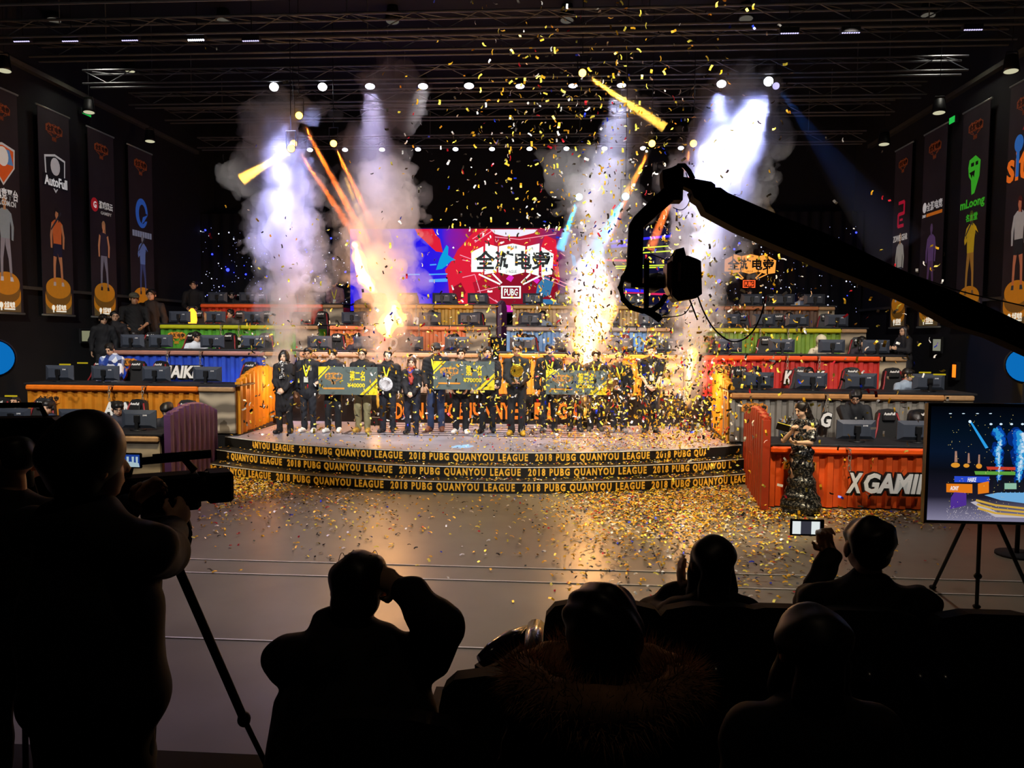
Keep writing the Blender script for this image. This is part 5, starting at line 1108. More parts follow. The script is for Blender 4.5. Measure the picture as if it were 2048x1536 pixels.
p = at(1566, 855, ph.y - .36); t = thing('cue_card', 'dark folded cue card with a yellow edge in the hand of the hostess', 'card', p, -.3, None, (-.9, .25, -.3)); MB().box((0, 0, 0), (.17, .12, .006)).build('cover', mdark, t); MB().box((0, -.058, .004), (.17, .014, .008)).build('edge', mqy, t)

# ================================================================ DESK EQUIPMENT, CHAIRS, PLAYERS
mmon = M('monitor_back', '3c424e', .38, var=.06); mmon2 = M('monitor_bracket', '101114', .4)
def make_monitor():
    t = thing('monitor', None, 'monitor')
    m = MB(); W, H = .56, .285; z0 = .03
    outer = [(-W / 2, z0), (W / 2, z0), (W / 2, z0 + H), (-W / 2, z0 + H)]; inner = [(-W * .36, z0 + .05), (W * .36, z0 + .05), (W * .36, z0 + H * .80), (-W * .36, z0 + H * .80)]
    vs = [(x, .0, z) for x, z in outer] + [(x, -.045, z) for x, z in inner] + [(x, .02, z) for x, z in outer]
    m.add(vs, [(4, 5, 6, 7), (0, 1, 5, 4), (1, 2, 6, 5), (2, 3, 7, 6), (3, 0, 4, 7), (8, 9, 1, 0), (9, 10, 2, 1), (10, 11, 3, 2), (11, 8, 0, 3), (11, 10, 9, 8)]); m.build('housing', mmon, t)
    m = MB(); m.box((0, -.065, z0 + .15), (.09, .05, .12), bev=.01); m.box((0, -.075, .09), (.05, .03, .16)); m.build('stand', mmon2, t)
    m = MB(); m.cyl((0, -.03, 0), (0, -.03, .014), .12, .11, 18); m.build('base', mmon2, t)
    MB().quad((W * .48, .0215, z0 + .01), (-W * .48, .0215, z0 + .01), (-W * .48, .0215, z0 + H - .01), (W * .48, .0215, z0 + H - .01)).build('display', E_('monitor_glow', '8aa0c8', .9), t)
    m = MB(); add_text(m, 'ZOWIE', .03, (.12, -.047, z0 + H * .72), .001, 0, 0, 0, .07); m.build('lettering', mlogo, t)
    return t
mleather = M('chair_leather', '0c0c0e', .6, var=.1); mredp = M('chair_red', '8c1c24', .45, var=.08)
def make_chair():
    t = thing('gaming_chair', None, 'chair'); m = MB()
    out = [(-.20, .46), (-.26, .62), (-.27, .86), (-.215, .99), (-.20, 1.10), (-.165, 1.26), (-.11, 1.32), (0, 1.335), (.11, 1.32), (.165, 1.26), (.20, 1.10), (.215, .99), (.27, .86), (.26, .62), (.20, .46)]
    m.prism(out, .09, 0, None, (0, 0, 0)); m.build('backrest', mleather, t, (0, .02, 0), (-.16, 0, 0))
    m = MB()
    for s in (-1, 1): m.tube([(s * .22, -.03, .50), (s * .265, -.05, .64), (s * .265, -.05, .85), (s * .20, -.02, 1.00), (s * .18, -.01, 1.12), (s * .14, 0, 1.26)], .016, 8)
    m.build('side_bolster', mredp, t, (0, .02, 0), (-.16, 0, 0))
    m = MB(); m.box((0, -.025, 1.19), (.21, .05, .13), bev=.02); m.build('head_cushion', mleather, t, (0, .02, 0), (-.16, 0, 0))
    m = MB(); add_text(m, 'AutoFull', .06, (0, -.052, 1.245), .001, .002, .2, 0, .19); m.build('lettering', mwhite, t, (0, .02, 0), (-.16, 0, 0))
    m = MB(); m.box((0, -.22, .44), (.48, .46, .10), bev=.03); m.build('seat', mleather, t)
    m = MB(); [m.box((s * .30, -.18, .64), (.07, .26, .035), bev=.01) for s in (-1, 1)]; [m.box((s * .30, -.14, .52), (.03, .06, .24)) for s in (-1, 1)]; m.build('armrests', mhouse, t)
    m = MB(); m.cyl((0, -.2, .09), (0, -.2, .4), .028, n=8)
    for i in range(5): a = 2 * PI * i / 5; m.tube([(0, -.2, .1), (.29 * math.cos(a), -.2 + .29 * math.sin(a), .06)], [.03, .02], 6); m.ell((.29 * math.cos(a), -.2 + .29 * math.sin(a), .032), (.03, .03, .03), 0, 8, 5)
    m.build('wheel_base', mhouse, t); return t
mon0, chair0 = make_monitor(), make_chair(); used = set()
def first(proto, *a):
    if proto.name in used: o = copy_tree(proto)
    else: o = proto; used.add(proto.name)
    return o
ORD = ['first', 'second', 'third', 'fourth', 'fifth', 'sixth']
seats = {('L', 1): [277, 150, 25, -95], ('L', 2): [415, 313, 211, 120], ('L', 3): [507, 426, 323, 238], ('L', 4): [602, 508, 432, 352], ('L', 5): [632, 560, 500, 425],
         ('CL', 3): [915, 822, 733, 640], ('CL', 4): [938, 860, 785, 706], ('CL', 5): [955, 885, 815, 745],
         ('CR', 3): [1045, 1135, 1240, 1330], ('CR', 4): [1060, 1135, 1215, 1300], ('CR', 5): [1065, 1130, 1200, 1270],
         ('R', 1): [1600, 1716, 1838, 1960], ('R', 2): [1517, 1624, 1723, 1858], ('R', 3): [1457, 1562, 1662, 1751], ('R', 4): [1455, 1525, 1592, 1670], ('R', 5): [1430, 1500, 1565, 1625]}
side_word = {'L': 'from the stage', 'R': 'from the stage', 'CL': 'from the centre aisle', 'CR': 'from the centre aisle'}
CHPX = {('L', 1): {0: 356, 1: 252, 2: 68}, ('L', 2): {0: 490, 1: 303, 2: 262, 3: 182}, ('L', 3): {0: 524, 1: 447, 2: 372, 3: 293}, ('R', 1): {0: None, 1: None, 2: 1795, 3: 1866}, ('R', 2): {0: 1490, 1: 1608, 2: 1712, 3: 1800}, ('R', 3): {0: 1436, 1: 1535, 2: None, 3: 1720}, ('R', 4): {0: 1483, 1: 1555, 2: None}, ('CL', 3): {0: 905, 1: 815, 2: None, 3: 668}}
chair_at = {}
for (bk, r), pxs in seats.items():
    sh = DESK[(bk, r)][1]; pl = Zt[r] - .9; x0, x1 = XB[bk]
    for i, px in enumerate(pxs):
        X = at(px, 700, Yr[r] + .45).x; X = min(max(X, x0 + .3), x1 - .3)
        m = first(mon0); m.location = (X, Yr[r] + .42, Zt[r] + .037); m['label'] = 'monitor on the %s, %s %s' % (sh, ORD[i], side_word[bk]); m['group'] = 'monitors on the ' + sh
        cpx = CHPX.get((bk, r), {}).get(i, 0)
        if cpx is None: continue
        c = first(chair0); dx = R_.uniform(-.18, .18) if not cpx else at(cpx, 700, Yr[r] + 1.42).x - X; c.location = (X + dx, Yr[r] + 1.42, pl); c.rotation_euler = (0, 0, R_.uniform(-.3, .3)); chair_at[(bk, r, i)] = (X + dx, Yr[r] + 1.42, pl)
        c['label'] = 'gaming chair at the %s, %s %s' % (sh, ORD[i], side_word[bk]); c['group'] = 'gaming chairs at the ' + sh

# seated players: a few templates, then copies
def desk_arms(): return {-1: dict(w=(-.17, -.36, .82), h=(.1, -1, -.1), p=(0, 0, -1), curl=.5), 1: dict(w=(.17, -.36, .82), h=(-.1, -1, -.1), p=(0, 0, -1), curl=.5)}
tmpl = {}
def template(key, **kw):
    tmpl[key] = person(None, (0, 0, 0), 0, 1.7, sit=.47, lean=.14, arms={s: dict(d, w=(d['w'][0], d['w'][1], .80)) for s, d in desk_arms().items()}, vox=.016, shoe='2a2a2e', **kw)
template('short', seed=61, hair='short', phones='18181c', top='24262e'); template('glasses', seed=62, hair='mop', glasses=True, top='c8c8cc', head=(.35, .1)); template('down', seed=63, hair='mop', head=(0, .45), top='1c2434')
template('cap', seed=64, hair='short', cap='6a1c20', head=(0, .3), top='201c20'); template('hoodie', seed=65, hair='hoodup', hairc='e0d4b0', hood=1, top='d8ccae', head=(-.2, .2)); template('girl', seed=66, hair='long', top='8a8a90', head=(.3, .05))
def player(key, bk, r, px, label, top=None, rz=0, dy=1.12, dz=0):
    o = first(tmpl[key]); X = at(px, 650, Yr[r] + dy).x; o.location = (X, Yr[r] + dy, Zt[r] - .9 + dz); o.rotation_euler = (0, 0, rz); o['label'] = label
    if top:
        for ch in o.children:
            if ch.name.startswith(('jacket', 'top')):
                ch.material_slots[0].link = 'OBJECT'; ch.material_slots[0].material = M('cloth_' + top, top, .8)
    return o
PLY = [('glasses', 'L', 1, 232, 'player with short hair leaning beside the monitor on the maroon desk', '30303a', .4), ('down', 'L', 1, 338, 'player bowing his head next to the purple wing', '1c1c24', 0), ('short', 'L', 1, 95, 'player in blue jacket on the maroon desk, behind the cameraman', '20304c', .2),
       ('short', 'L', 3, 272, 'player in headset looking up at the deep blue desk', '1a1a20', .1), ('glasses', 'L', 3, 390, 'player in white top half behind a monitor of the deep blue desk', 'c8d0d8', .7),
       ('short', 'L', 4, 464, 'player in grey hood at the green desk above the deep blue one', '4a4440', 0), ('glasses', 'L', 5, 466, 'player at the top red desk beside the standing man', '2a2420', .1), ('down', 'CL', 3, 716, 'player in dark hood bending at the grey desk behind the winners', '2a2630', .2),
       ('cap', 'CL', 3, 816, 'player in maroon cap at the grey desk behind the winners', '3a3238', 0), ('down', 'CL', 3, 912, 'player bending over at the grey desk near the aisle', '2c2c34', 0),
       ('short', 'CL', 4, 862, 'player at the coral desk near the aisle', '24304c', .3), ('girl', 'CR', 4, 1086, 'player in grey top and headset at the pale blue desk', '889098', -.2),
       ('short', 'CR', 3, 1050, 'player with cyan glow at the amber desk, first from the centre aisle', '2c4c70', 0), ('down', 'CR', 3, 1140, 'player at the amber desk behind the spread confetti', '6c3428', 0), ('cap', 'CR', 3, 1250, 'player at the amber desk beyond the flames', '303038', 0),
       ('down', 'R', 4, 1575, 'player bowed behind a monitor of the lime desk', '1c1c22', 0), ('short', 'R', 4, 1470, 'player in dark top at the lime desk nearest the smoke', '241c1c', .3), ('hoodie', 'R', 3, 1640, 'player wearing a cream hood at the scarlet desk', None, .1), ('girl', 'R', 3, 1720, 'player half hidden at the scarlet desk end', '2a2028', .2),
       ('short', 'R', 2, 1514, 'player in dark cap and headset at the grey desk behind the hostess', '20242c', -.1), ('girl', 'R', 2, 1618, 'dark-haired player with headset at the grey desk behind the hostess', '1a2028', -.1), ('glasses', 'R', 2, 1812, 'player in pale blue shirt at the grey desk end near the wall', '98a8b8', .3),
       ('down', 'R', 1, 1832, 'player bending down at the vivid orange desk near the hanging screen', '1a2020', 0), ('glasses', 'R', 5, 1598, 'player in white top at the brown desk under the stars', 'c8ccd0', 0), ('short', 'R', 5, 1448, 'player at the brown desk beside the smoke', '3a2420', 0)]
for (k, bk, r, px, lb, tp, rz) in PLY: player(k, bk, r, px, lb, tp, rz)
for k, o in tmpl.items():
    if o.name not in used:
        for c in list(o.children): bpy.data.objects.remove(c)
        bpy.data.objects.remove(o)
# standing staff
def stand(px, ytop, Y, z0, label, **kw):
    p = at(px, ytop, Y); hh = (p.z - z0) + .0; kw.setdefault('vox', .014); return person(label, (p.x, Y, z0), kw.pop('rz', 0), hh, **kw)
camo = patt('camo_jacket', ['28469c', 'dfe4ee', '20306c', '8a9cc8', 'e8ecf4', '1c2450'], 9)
stand(226, 686, 15.2, .57, 'man in blue and white patterned jacket with white hood standing at the orange desk', top=camo, hood=1, inner='e0ddd6', skin=0, hair='short', head=(-.1, .35), lean=.12, seed=71, arms={0: dict(w=(.16, -.30, .92))}, coat=.05)
stand(268, 586, 19.0, 1.4, 'bulky man in black printed tee and camouflage cap on the terrace steps', top='141416', cap='5c5a48', wide=1.15, belly=.03, sleeve=.5, seed=72, skin=2, rz=.5, head=(.3, .1), arms={0: dict(w=(.16, -.26, 1.0))})
stand(206, 628, 17.7, 1.17, 'man in glasses and dark coat leaning at the end of the deep blue desk', top='15171c', glasses=True, hair='mop', seed=73, lean=.12, coat=.1, rz=.5, head=(.4, .1))
stand(229, 622, 18.1, 1.17, 'smiling man with light scarf just behind the man in glasses and dark coat', top='1c1a1e', inner='a89a88', seed=74, rz=.4, head=(.3, 0), glasses=True)
stand(302, 578, 19.6, 1.4, 'man in dark brown jacket in front of the last banner of the cameraman side', top='241e1c', seed=75, rz=.3, hair='short')
stand(388, 560, 21.9, 2.0, 'man in black leaning on the end of the top red desk', top='131215', seed=76, lean=.1, arms={0: dict(w=(.12, -.3, 1.0))}, rz=.3)
stand(672, 557, 22.2, 2.38, 'man in dusty pink shirt with yellow lanyard standing by the top red desk end', top='8a6c74', lanyard='c8c040', cap='16161a', seed=77, lean=.25, head=(0, .4), arms={0: dict(w=(.10, -.30, .98))})
stand(1497, 573, 22.2, 2.38, 'man in grey-green jacket and white shirt bent below the neon emblem', top='6c6c5c', inner='c8c4bc', seed=78, lean=.25, head=(0, .7), arms={0: dict(w=(.16, -.3, 1.0))}, coat=.1)
stand(1812, 652, 17.6, 1.17, 'woman in glasses and dark hooded coat in profile at the end of the scarlet desk', fem=True, top='17161c', hair='long', hairc='241c1c', glasses=True, seed=79, rz=-1.2, coat=.2, hood=1, arms={0: dict(w=(.10, -.34, 1.15), h=(0, -.8, .3))}, lean=.1)
stand(1706, 776, 12.75, 0.0, 'man in glasses and black hooded jacket standing over the vivid orange desk', top='16181c', inner='b8b4a8', glasses=True, hood=1, seed=80, lean=.2, head=(-.3, .35), hair='mop', wide=1.12, arms={-1: dict(w=(-.05, -.42, 1.00), h=(.6, -.6, 0)), 1: dict(w=(.10, -.44, 1.02), h=(-.6, -.6, .1))}, coat=.1, vox=.012)
stand(30, 792, 12.6, 0.0, 'person with yellow lanyard waving both hands by the maroon desk', top='30343c', lanyard='c8d820', seed=81, hair='short', arms={-1: dict(w=(-.16, -.22, 1.40), h=(0, -.1, 1), e=(-.8, .2, -.5)), 1: dict(w=(.18, -.24, 1.46), h=(0, -.1, 1), e=(.8, .2, -.5))}, vox=.012)
# ================================================================ CAMERA CRANE
mcr = M('crane_black', '030304', .9, var=0, spec=.05); mcr2 = M('crane_rubber', '060607', .6, spec=.2)
YJ = 6.7
def J(px, py, Y=YJ): return at(px, py, Y)
jb = thing('camera_crane', 'long black camera crane arm reaching in from the wall side with its camera hanging', 'crane', J(1400, 420)); jo = jb.location
def jl(*pts): return [p - jo for p in pts]
m = MB()
a, b = J(1412, 412), J(2330, 800, 7.0); d = (b - a).normalized(); x, y, _ = frame(d, (0, 1, 0))
def slab(mb, poly, Y, th, m_=0): # silhouette outline extruded in depth, centred on Y
    pts = [J(p[0], p[1], Y) - jo for p in poly]; n = len(pts); vs = [p - Vector((0, th / 2, 0)) for p in pts] + [p + Vector((0, th / 2, 0)) for p in pts]
    mb.add(vs, [tuple(range(n)), tuple(range(2 * n - 1, n - 1, -1))] + [(i, i + n, (i + 1) % n + n, (i + 1) % n) for i in range(n)], m_)
slab(m, [(1378, 384), (1390, 378), (1436, 380), (1450, 390), (1560, 438), (1648, 472), (1773, 533), (1833, 560), (1902, 587), (2000, 632), (2120, 690), (2560, 895), (2560, 960), (2120, 740), (1980, 676), (1902, 652), (1820, 607), (1765, 582), (1648, 537), (1560, 500), (1470, 462), (1406, 428), (1396, 408), (1384, 400)], YJ, .22)
m.build('boom_arm', mcr, jb)
m = MB(); slab(m, [(1362, 356), (1420, 366), (1428, 372), (1428, 392), (1400, 392), (1362, 374)], YJ, .12); slab(m, [(1322, 345), (1340, 340), (1352, 334), (1364, 345), (1362, 404), (1352, 404), (1330, 404), (1322, 365)], YJ, .2); m.build('pivot_head', mcr, jb)
m = MB(); m.tube(jl(*[J(*q) for q in ((1352, 340), (1358, 331), (1368, 331), (1378, 342), (1386, 358))]), .022, 8); m.build('cable_loop', mcr2, jb)
m = MB(); slab(m, [(1326, 362), (1362, 372), (1362, 392), (1340, 408), (1286, 456), (1284, 530), (1284, 566), (1258, 566), (1243, 560), (1254, 530), (1258, 450), (1266, 436), (1300, 402), (1326, 378)], YJ, .12); m.build('hanging_bracket', mcr, jb)
m = MB()
ring = [(1258, 540), (1246, 556), (1240, 575), (1246, 598), (1262, 615), (1285, 622), (1305, 620), (1322, 608), (1332, 590)]
m.tube(jl(*[J(*q) for q in ring]), .024, 8); slab(m, [(1288, 518), (1298, 520), (1297, 622), (1288, 622)], YJ, .06); m.tube(jl(J(1262, 570), J(1330, 572)), .02, 8); m.build('remote_cradle', mcr, jb)
m = MB(); m.tube(jl(*[J(*q) for q in ((1285, 620), (1305, 628), (1320, 638), (1322, 634))]), [.02, .03, .035, .02], 8); m.build('handle', mcr, jb)
ob = thing('broadcast_camera', 'black broadcast camera mounted in the cradle under the crane arm', 'camera', J(1365, 550)); o_ = ob.location
def sl2(mb, poly, Y, th):
    pts = [J(p[0], p[1], Y) - o_ for p in poly]; n = len(pts); vs = [p - Vector((0, th / 2, 0)) for p in pts] + [p + Vector((0, th / 2, 0)) for p in pts]
    mb.add(vs, [tuple(range(n)), tuple(range(2 * n - 1, n - 1, -1))] + [(i, i + n, (i + 1) % n + n, (i + 1) % n) for i in range(n)])
m = MB(); sl2(m, [(1340, 516), (1372, 516), (1388, 522), (1395, 526), (1396, 560), (1397, 590), (1386, 598), (1350, 604), (1338, 592)], YJ - .05, .34); m.build('body', mcr2, ob)
m = MB(); sl2(m, [(1330, 530), (1342, 522), (1344, 590), (1340, 598), (1330, 575)], YJ - .05, .24); m.build('side_plate', M('camera_rose', '5c3c3c', .5), ob)
m = MB(); sl2(m, [(1356, 525), (1362, 525), (1361, 562), (1356, 563)], YJ - .23, .02); m.build('rose_strip', M('camera_rose', '5c3c3c', .5), ob)
m = MB(); sl2(m, [(1346, 518), (1350, 500), (1366, 496), (1372, 518)], YJ, .1); m.tube([J(1342, 518) - o_, J(1350, 504) - o_, J(1368, 497) - o_], .012, 6); m.build('viewfinder', mcr2, ob)
m = MB(); pL = J(1318, 560) - o_; m.tube([pL + Vector((0, .1, 0)), pL + Vector((-.02, .42, 0))], [.07, .09], 16); m.tube([pL + Vector((.0, .05, 0)), J(1345, 560) - o_], .05, 10); m.build('lens', mcr2, ob)
def cable(label, pts, r=.007, name='cable'):
    P = [J(*q) for q in pts]; # smooth by catmull-rom
    out = []
    for i in range(len(P) - 1):
        p0, p1, p2, p3 = P[max(i - 1, 0)], P[i], P[i + 1], P[min(i + 2, len(P) - 1)]
        for k in range(6):
            u = k / 6; out.append(.5 * ((2 * p1) + (p2 - p0) * u + (2 * p0 - 5 * p1 + 4 * p2 - p3) * u * u + (-p0 + 3 * p1 - 3 * p2 + p3) * u ** 3))
    out.append(P[-1]); q = MB(); q.tube([p - P[0] for p in out], r, 6); o = q.build(name, mcr2, None, P[0]); return tag(o, label, 'cable')
cable('long thin black cable looping low beneath the crane camera', [(1394, 588), (1408, 625), (1430, 660), (1460, 682), (1484, 680), (1506, 662), (1522, 630), (1530, 600)])
cable('short black cable dangling straight below the crane camera', [(1378, 596), (1388, 622), (1395, 640)])
cable('thin cable hanging from the crane pivot head', [(1372, 345), (1378, 370), (1380, 395), (1374, 412), (1362, 420), (1346, 415)], .004)
cable('black cable curling around the crane cradle', [(1290, 520), (1302, 510), (1322, 516), (1336, 520), (1350, 502)], .005)
cable('black cable drooping under the cradle of the crane', [(1316, 636), (1340, 634), (1368, 628), (1384, 606)], .005)
cable('upper steel stay wire running above the crane arm', [(1700, 500), (1800, 540), (1920, 582), (2048, 612), (2200, 650)], .006)
m = MB(); e = J(2520, 900, YJ); m.cyl((e.x - jo.x, e.y - jo.y, -jo.z), (e.x - jo.x, e.y - jo.y, e.z - jo.z), .07, n=12); m.box((e.x - jo.x, e.y - jo.y, .04 - jo.z), (.8, .8, .08)); m.build('pedestal', mcr, jb)

# ================================================================ HANGING SCREEN ON A STAND (right edge of the hall floor)
YT = 6.6
tv = thing('monitor_screen', 'large flat screen on a tripod stand showing the stage in blue light', 'screen', at(2075, 925, YT)); to = tv.location
def TP(px, py, dy=0): p = at(px, py, YT) - to; return (p.x, dy, p.z)
x0, z1 = TP(1889, 0)[0], TP(0, 806)[2]; z1 = TP(1889, 806)[2]; z0 = TP(1889, 1047)[2]; x1 = x0 + (z1 - z0) * 1.72
MB().box(((x0 + x1) / 2, .03, (z0 + z1) / 2), (x1 - x0, .06, z1 - z0), bev=.006).build('housing', M('tv_black', '0c0c0e', .3), tv)
MB().box((x0 + .004, -.003, (z0 + z1) / 2), (.012, .02, z1 - z0)).build('edge_trim', M('tv_edge', '5a4638', .3, .6), tv)
ms = bpy.data.materials.new('tv_picture'); ms.use_nodes = True; nt = ms.node_tree; nt.nodes.remove(nt.nodes['Principled BSDF']); em = nt.nodes.new('ShaderNodeEmission')
tc = nt.nodes.new('ShaderNodeTexCoord'); sp = nt.nodes.new('ShaderNodeSeparateXYZ'); mr = nt.nodes.new('ShaderNodeMapRange'); mr.inputs[1].default_value = z0; mr.inputs[2].default_value = z1
cr = nt.nodes.new('ShaderNodeValToRGB'); el = cr.color_ramp.elements; el[0].position = 0; el[0].color = (*lin('8a86a0'), 1); el[1].position = 1; el[1].color = (*lin('020306'), 1)
for p_, c_ in ((.12, '5c5870'), (.22, '1c1a28'), (.45, '0a0c14'), (.6, '081428'), (.75, '04101e')): e = el.new(p_); e.color = (*lin(c_), 1)
nt.links.new(tc.outputs['Object'], sp.inputs[0]); nt.links.new(sp.outputs[2], mr.inputs[0]); nt.links.new(mr.outputs[0], cr.inputs[0]); nt.links.new(cr.outputs[0], em.inputs[0]); nt.links.new(em.outputs[0], nt.nodes['Material Output'].inputs[0])
g = .028
MB().quad((x0 + g, -.003, z0 + g), (x1 - g, -.003, z0 + g), (x1 - g, -.003, z1 - g), (x0 + g, -.003, z1 - g)).build('display', ms, tv)
def tvp(name, col, polys, dy, es=1.0):
    m = MB()
    for p in polys: m.add([TP(q[0], q[1], dy) for q in p], [tuple(range(len(p)))])
    m.build(name, E_('tv_' + col, col, es), tv)
def el2(cx, cy, rx, ry, n=20): return [(cx + rx * math.cos(2 * PI * i / n), cy - ry * math.sin(2 * PI * i / n)) for i in range(n)]
rg = random.Random(4)
def blob(path, n, s, seed):
    r_ = random.Random(seed); out = []
    for i in range(n):
        u = r_.random() * (len(path) - 1); k = int(u); f = u - k; x = path[k][0] * (1 - f) + path[k + 1][0] * f; y = path[k][1] * (1 - f) + path[k + 1][1] * f; w_ = path[k][2] * (1 - f) + path[k + 1][2] * f
        out.append(el2(x + r_.uniform(-.5, .5) * w_, y + r_.uniform(-4, 4), w_ * r_.uniform(.3, .6) * s, w_ * r_.uniform(.3, .6) * s, 10))
    return out
cola = [(1996, 962, 5), (1998, 935, 9), (1995, 905, 12), (2001, 880, 11), (1994, 862, 14)]; colb = [(2036, 962, 7), (2040, 930, 14), (2044, 900, 20), (2050, 868, 28)]; colc = [(2120, 960, 8), (2120, 920, 14), (2122, 880, 18)]
for lv, (nm_, cc, ws, n_) in enumerate((('picture_blue_glow', '062a78', 1.7, 70), ('picture_blue_smoke', '0c58c0', 1.25, 90), ('picture_cyan_smoke', '2c9ce0', .9, 100), ('picture_pale_smoke', '88c8f0', .62, 90), ('picture_white_smoke', 'd8ecff', .38, 70))):
    pol = []
    for j, cl in enumerate((cola, colb, colc)): pol += blob([(x, y, w_ * ws) for x, y, w_ in (cl if lv < 3 else cl[:4])], n_, .55, lv * 7 + j)
    tvp(nm_, cc, pol, -.0045 - .0004 * lv, .85)
tvp('picture_beam', '2898e0', [[(1937, 841), (1941, 841), (1976, 895), (1970, 897)]], -.007); tvp('picture_lamps', 'd8f0ff', [el2(x, 848, 3, 2) for x in (1981, 2001, 2022, 2044, 2066, 2088, 2110)] + [el2(1939, 843, 3, 3)] + [el2(x, 827, 3, .8) for x in (1900, 1926, 1954, 1980)], -.0075)
tvp('picture_podiums', 'd8902c', [el2(1910, 930, 9, 5), el2(1932, 931, 6, 4), el2(1957, 932, 6, 5)], -.007); tvp('picture_figures', 'a07868', [[(1908, 924), (1914, 924), (1913, 902), (1909, 902)], [(1934, 926), (1939, 926), (1938, 906), (1935, 906)], [(1955, 927), (1959, 927), (1959, 909), (1956, 909)]], -.0072)
tvp('picture_red_desk', 'c03c28', [[(1972, 933), (2030, 934), (2030, 940), (1974, 939)], [(2050, 934), (2120, 935), (2120, 941), (2050, 940)]], -.0058); tvp('picture_green_desk', '5c9c3c', [[(1948, 942), (2030, 943), (2030, 950), (1950, 949)]], -.0058)
tvp('picture_blue_desk', '2848c8', [[(1908, 952), (1978, 953), (1978, 965), (1908, 964)]], -.0058); tvp('picture_orange_desk', 'e07818', [[(1892, 967), (1944, 968), (1944, 986), (1892, 984)], [(1955, 967), (1977, 962), (1977, 985), (1955, 988)]], -.0059)
tvp('picture_purple_wing', '4c2c8c', [[(1901, 995), (1908, 984), (1932, 986), (1932, 1010), (1900, 1018)]], -.006); tvp('picture_stage_floor', '6ca8d8', [[(1968, 990), (2000, 984), (2160, 984), (2200, 992), (2150, 1006), (2060, 1008), (2000, 1000)]], -.006)
tvp('picture_steps', 'c8a040', [[(1950 + i * 2, 1002 + i * 8), (1990, 1012 + i * 8), (2060, 1020 + i * 7), (2150, 1020 + i * 7), (2150, 1016 + i * 7), (2060, 1016 + i * 7), (1990, 1008 + i * 8), (1952 + i * 2, 998 + i * 8)] for i in range(3)], -.0062)
tvp('picture_people', '141820', [[(1985 + i * 9, 985), (1992 + i * 9, 985), (1991 + i * 9, 960), (1986 + i * 9, 960)] for i in range(14)], -.0068); tvp('picture_cheque', '8cb8a0', [[(2008, 966), (2032, 966), (2032, 978), (2008, 978)], [(2060, 966), (2084, 966), (2084, 978), (2060, 978)]], -.0072)
tvp('picture_confetti', 'd8c070', [el2(rg.uniform(1895, 2150), rg.uniform(830, 1035), rg.uniform(.5, 1.1), rg.uniform(.4, .8), 5) for _ in range(190)], -.0078); tvp('picture_floor_light', 'b8b0b8', [el2(rg.uniform(1893, 2000), rg.uniform(1012, 1038), .8, .6, 5) for _ in range(150)] + [[(1940, 1004), (1990, 1034), (2150, 1038), (2150, 1032), (2000, 1028), (1950, 1002)]], -.0061)
m = MB(); add_text(m, 'HAIKE', .05, TP(1943, 959, -.0076), .0005, .001, .2, 0, .07); add_text(m, 'AONY', .05, TP(1908, 976, -.0076), .0005, .001, .2, 0, .07); m.build('picture_lettering', E_('tv_f0f0f0', 'f0f0f0'), tv)
m = MB(); top = Vector(((x0 + x1) / 2 - .35, .12, z0 + .3)); foot = at_z(1953, 1217, 0) - to
for ft in (foot, Vector((top.x + .75, .5, -to.z)), Vector((top.x + .1, 1.1, -to.z))): m.cyl(top, ft, .018, .016, 8); m.ell(ft + Vector((0, 0, .02)), (.035, .035, .02))
m.cyl(top, top + Vector((0, 0, .5)), .028, n=10); kn = top.lerp(foot, .72); m.ell(kn, (.035, .03, .03)); m.box(tuple(top + Vector((0, -.03, .2))), (.4, .1, .3)); m.build('tripod_stand', mcr2, tv)
# ================================================================ AUDIENCE
mchair = M('theatre_fabric', '0c0c10', .9); marm = M('armrest_leather', '1a1c30', .22, var=.25, scale=22, coat=.4)
def make_theatre():
    t = thing('theatre_chair', None, 'chair'); m = MB()
    out = [(-.22, .36), (-.245, .60), (-.245, .92), (-.235, .99), (-.20, 1.03), (-.1, 1.05), (.1, 1.05), (.20, 1.03), (.235, .99), (.245, .92), (.245, .60), (.22, .36)]
    m.prism(out, .09, 0); m.build('backrest', mchair, t, (0, -.06, 0), (-.12, 0, 0))
    MB().box((0, .26, .42), (.46, .46, .12), bev=.03).build('seat', mchair, t)
    for s in (-1, 1):
        m = MB(); m.tube([(s * .295, -.02, .77), (s * .295, .02, .80), (s * .29, .25, .815), (s * .285, .42, .80), (s * .285, .45, .76)], [.03, .042, .044, .042, .03], 12, flat=.8); m.build('armrest', marm, t)
    m = MB(); [m.box((s * .29, .22, .41), (.05, .40, .74)) for s in (-1, 1)]; m.box((0, .15, .18), (.5, .1, .36)); m.build('side_frame', mcr2, t); return t
th0 = make_theatre()
for i, (px, Y, z, lb) in enumerate([(1210, 2.98, .35, 'empty-looking dark theatre chair in front of the fur-hooded person'), (1440, 2.98, .35, 'dark theatre chair of the person with raised hand'), (1590, 2.98, .35, 'dark theatre chair between the clapping woman and the phone user'),
                                   (1742, 2.98, .35, 'dark theatre chair of the man holding up the phone'), (2010, 2.98, .35, 'dark theatre chair at the row end under the monitor stand'), (1030, 2.32, .55, 'empty dark theatre chair between the man with raised hands and the fur collar'), (745, 2.12, .55, 'dark theatre chair of the person with both hands raised'), (1215, 1.62, .55, 'dark theatre chair of the fur-hooded person'), (1640, 1.72, .55, 'dark theatre chair of the hardly visible viewer')]):
    o = first(th0) if i else th0; X = at(px, 1300, Y).x
    if i >= 5:
        for c_ in list(o.children):
            if c_.name.startswith('armrest'): bpy.data.objects.remove(c_)
        o.scale = (1, 1, .79 if i == 5 else .74)
    used.add(th0.name); o.location = (X, Y, z); o['label'] = lb; o['group'] = 'theatre chairs of the audience'
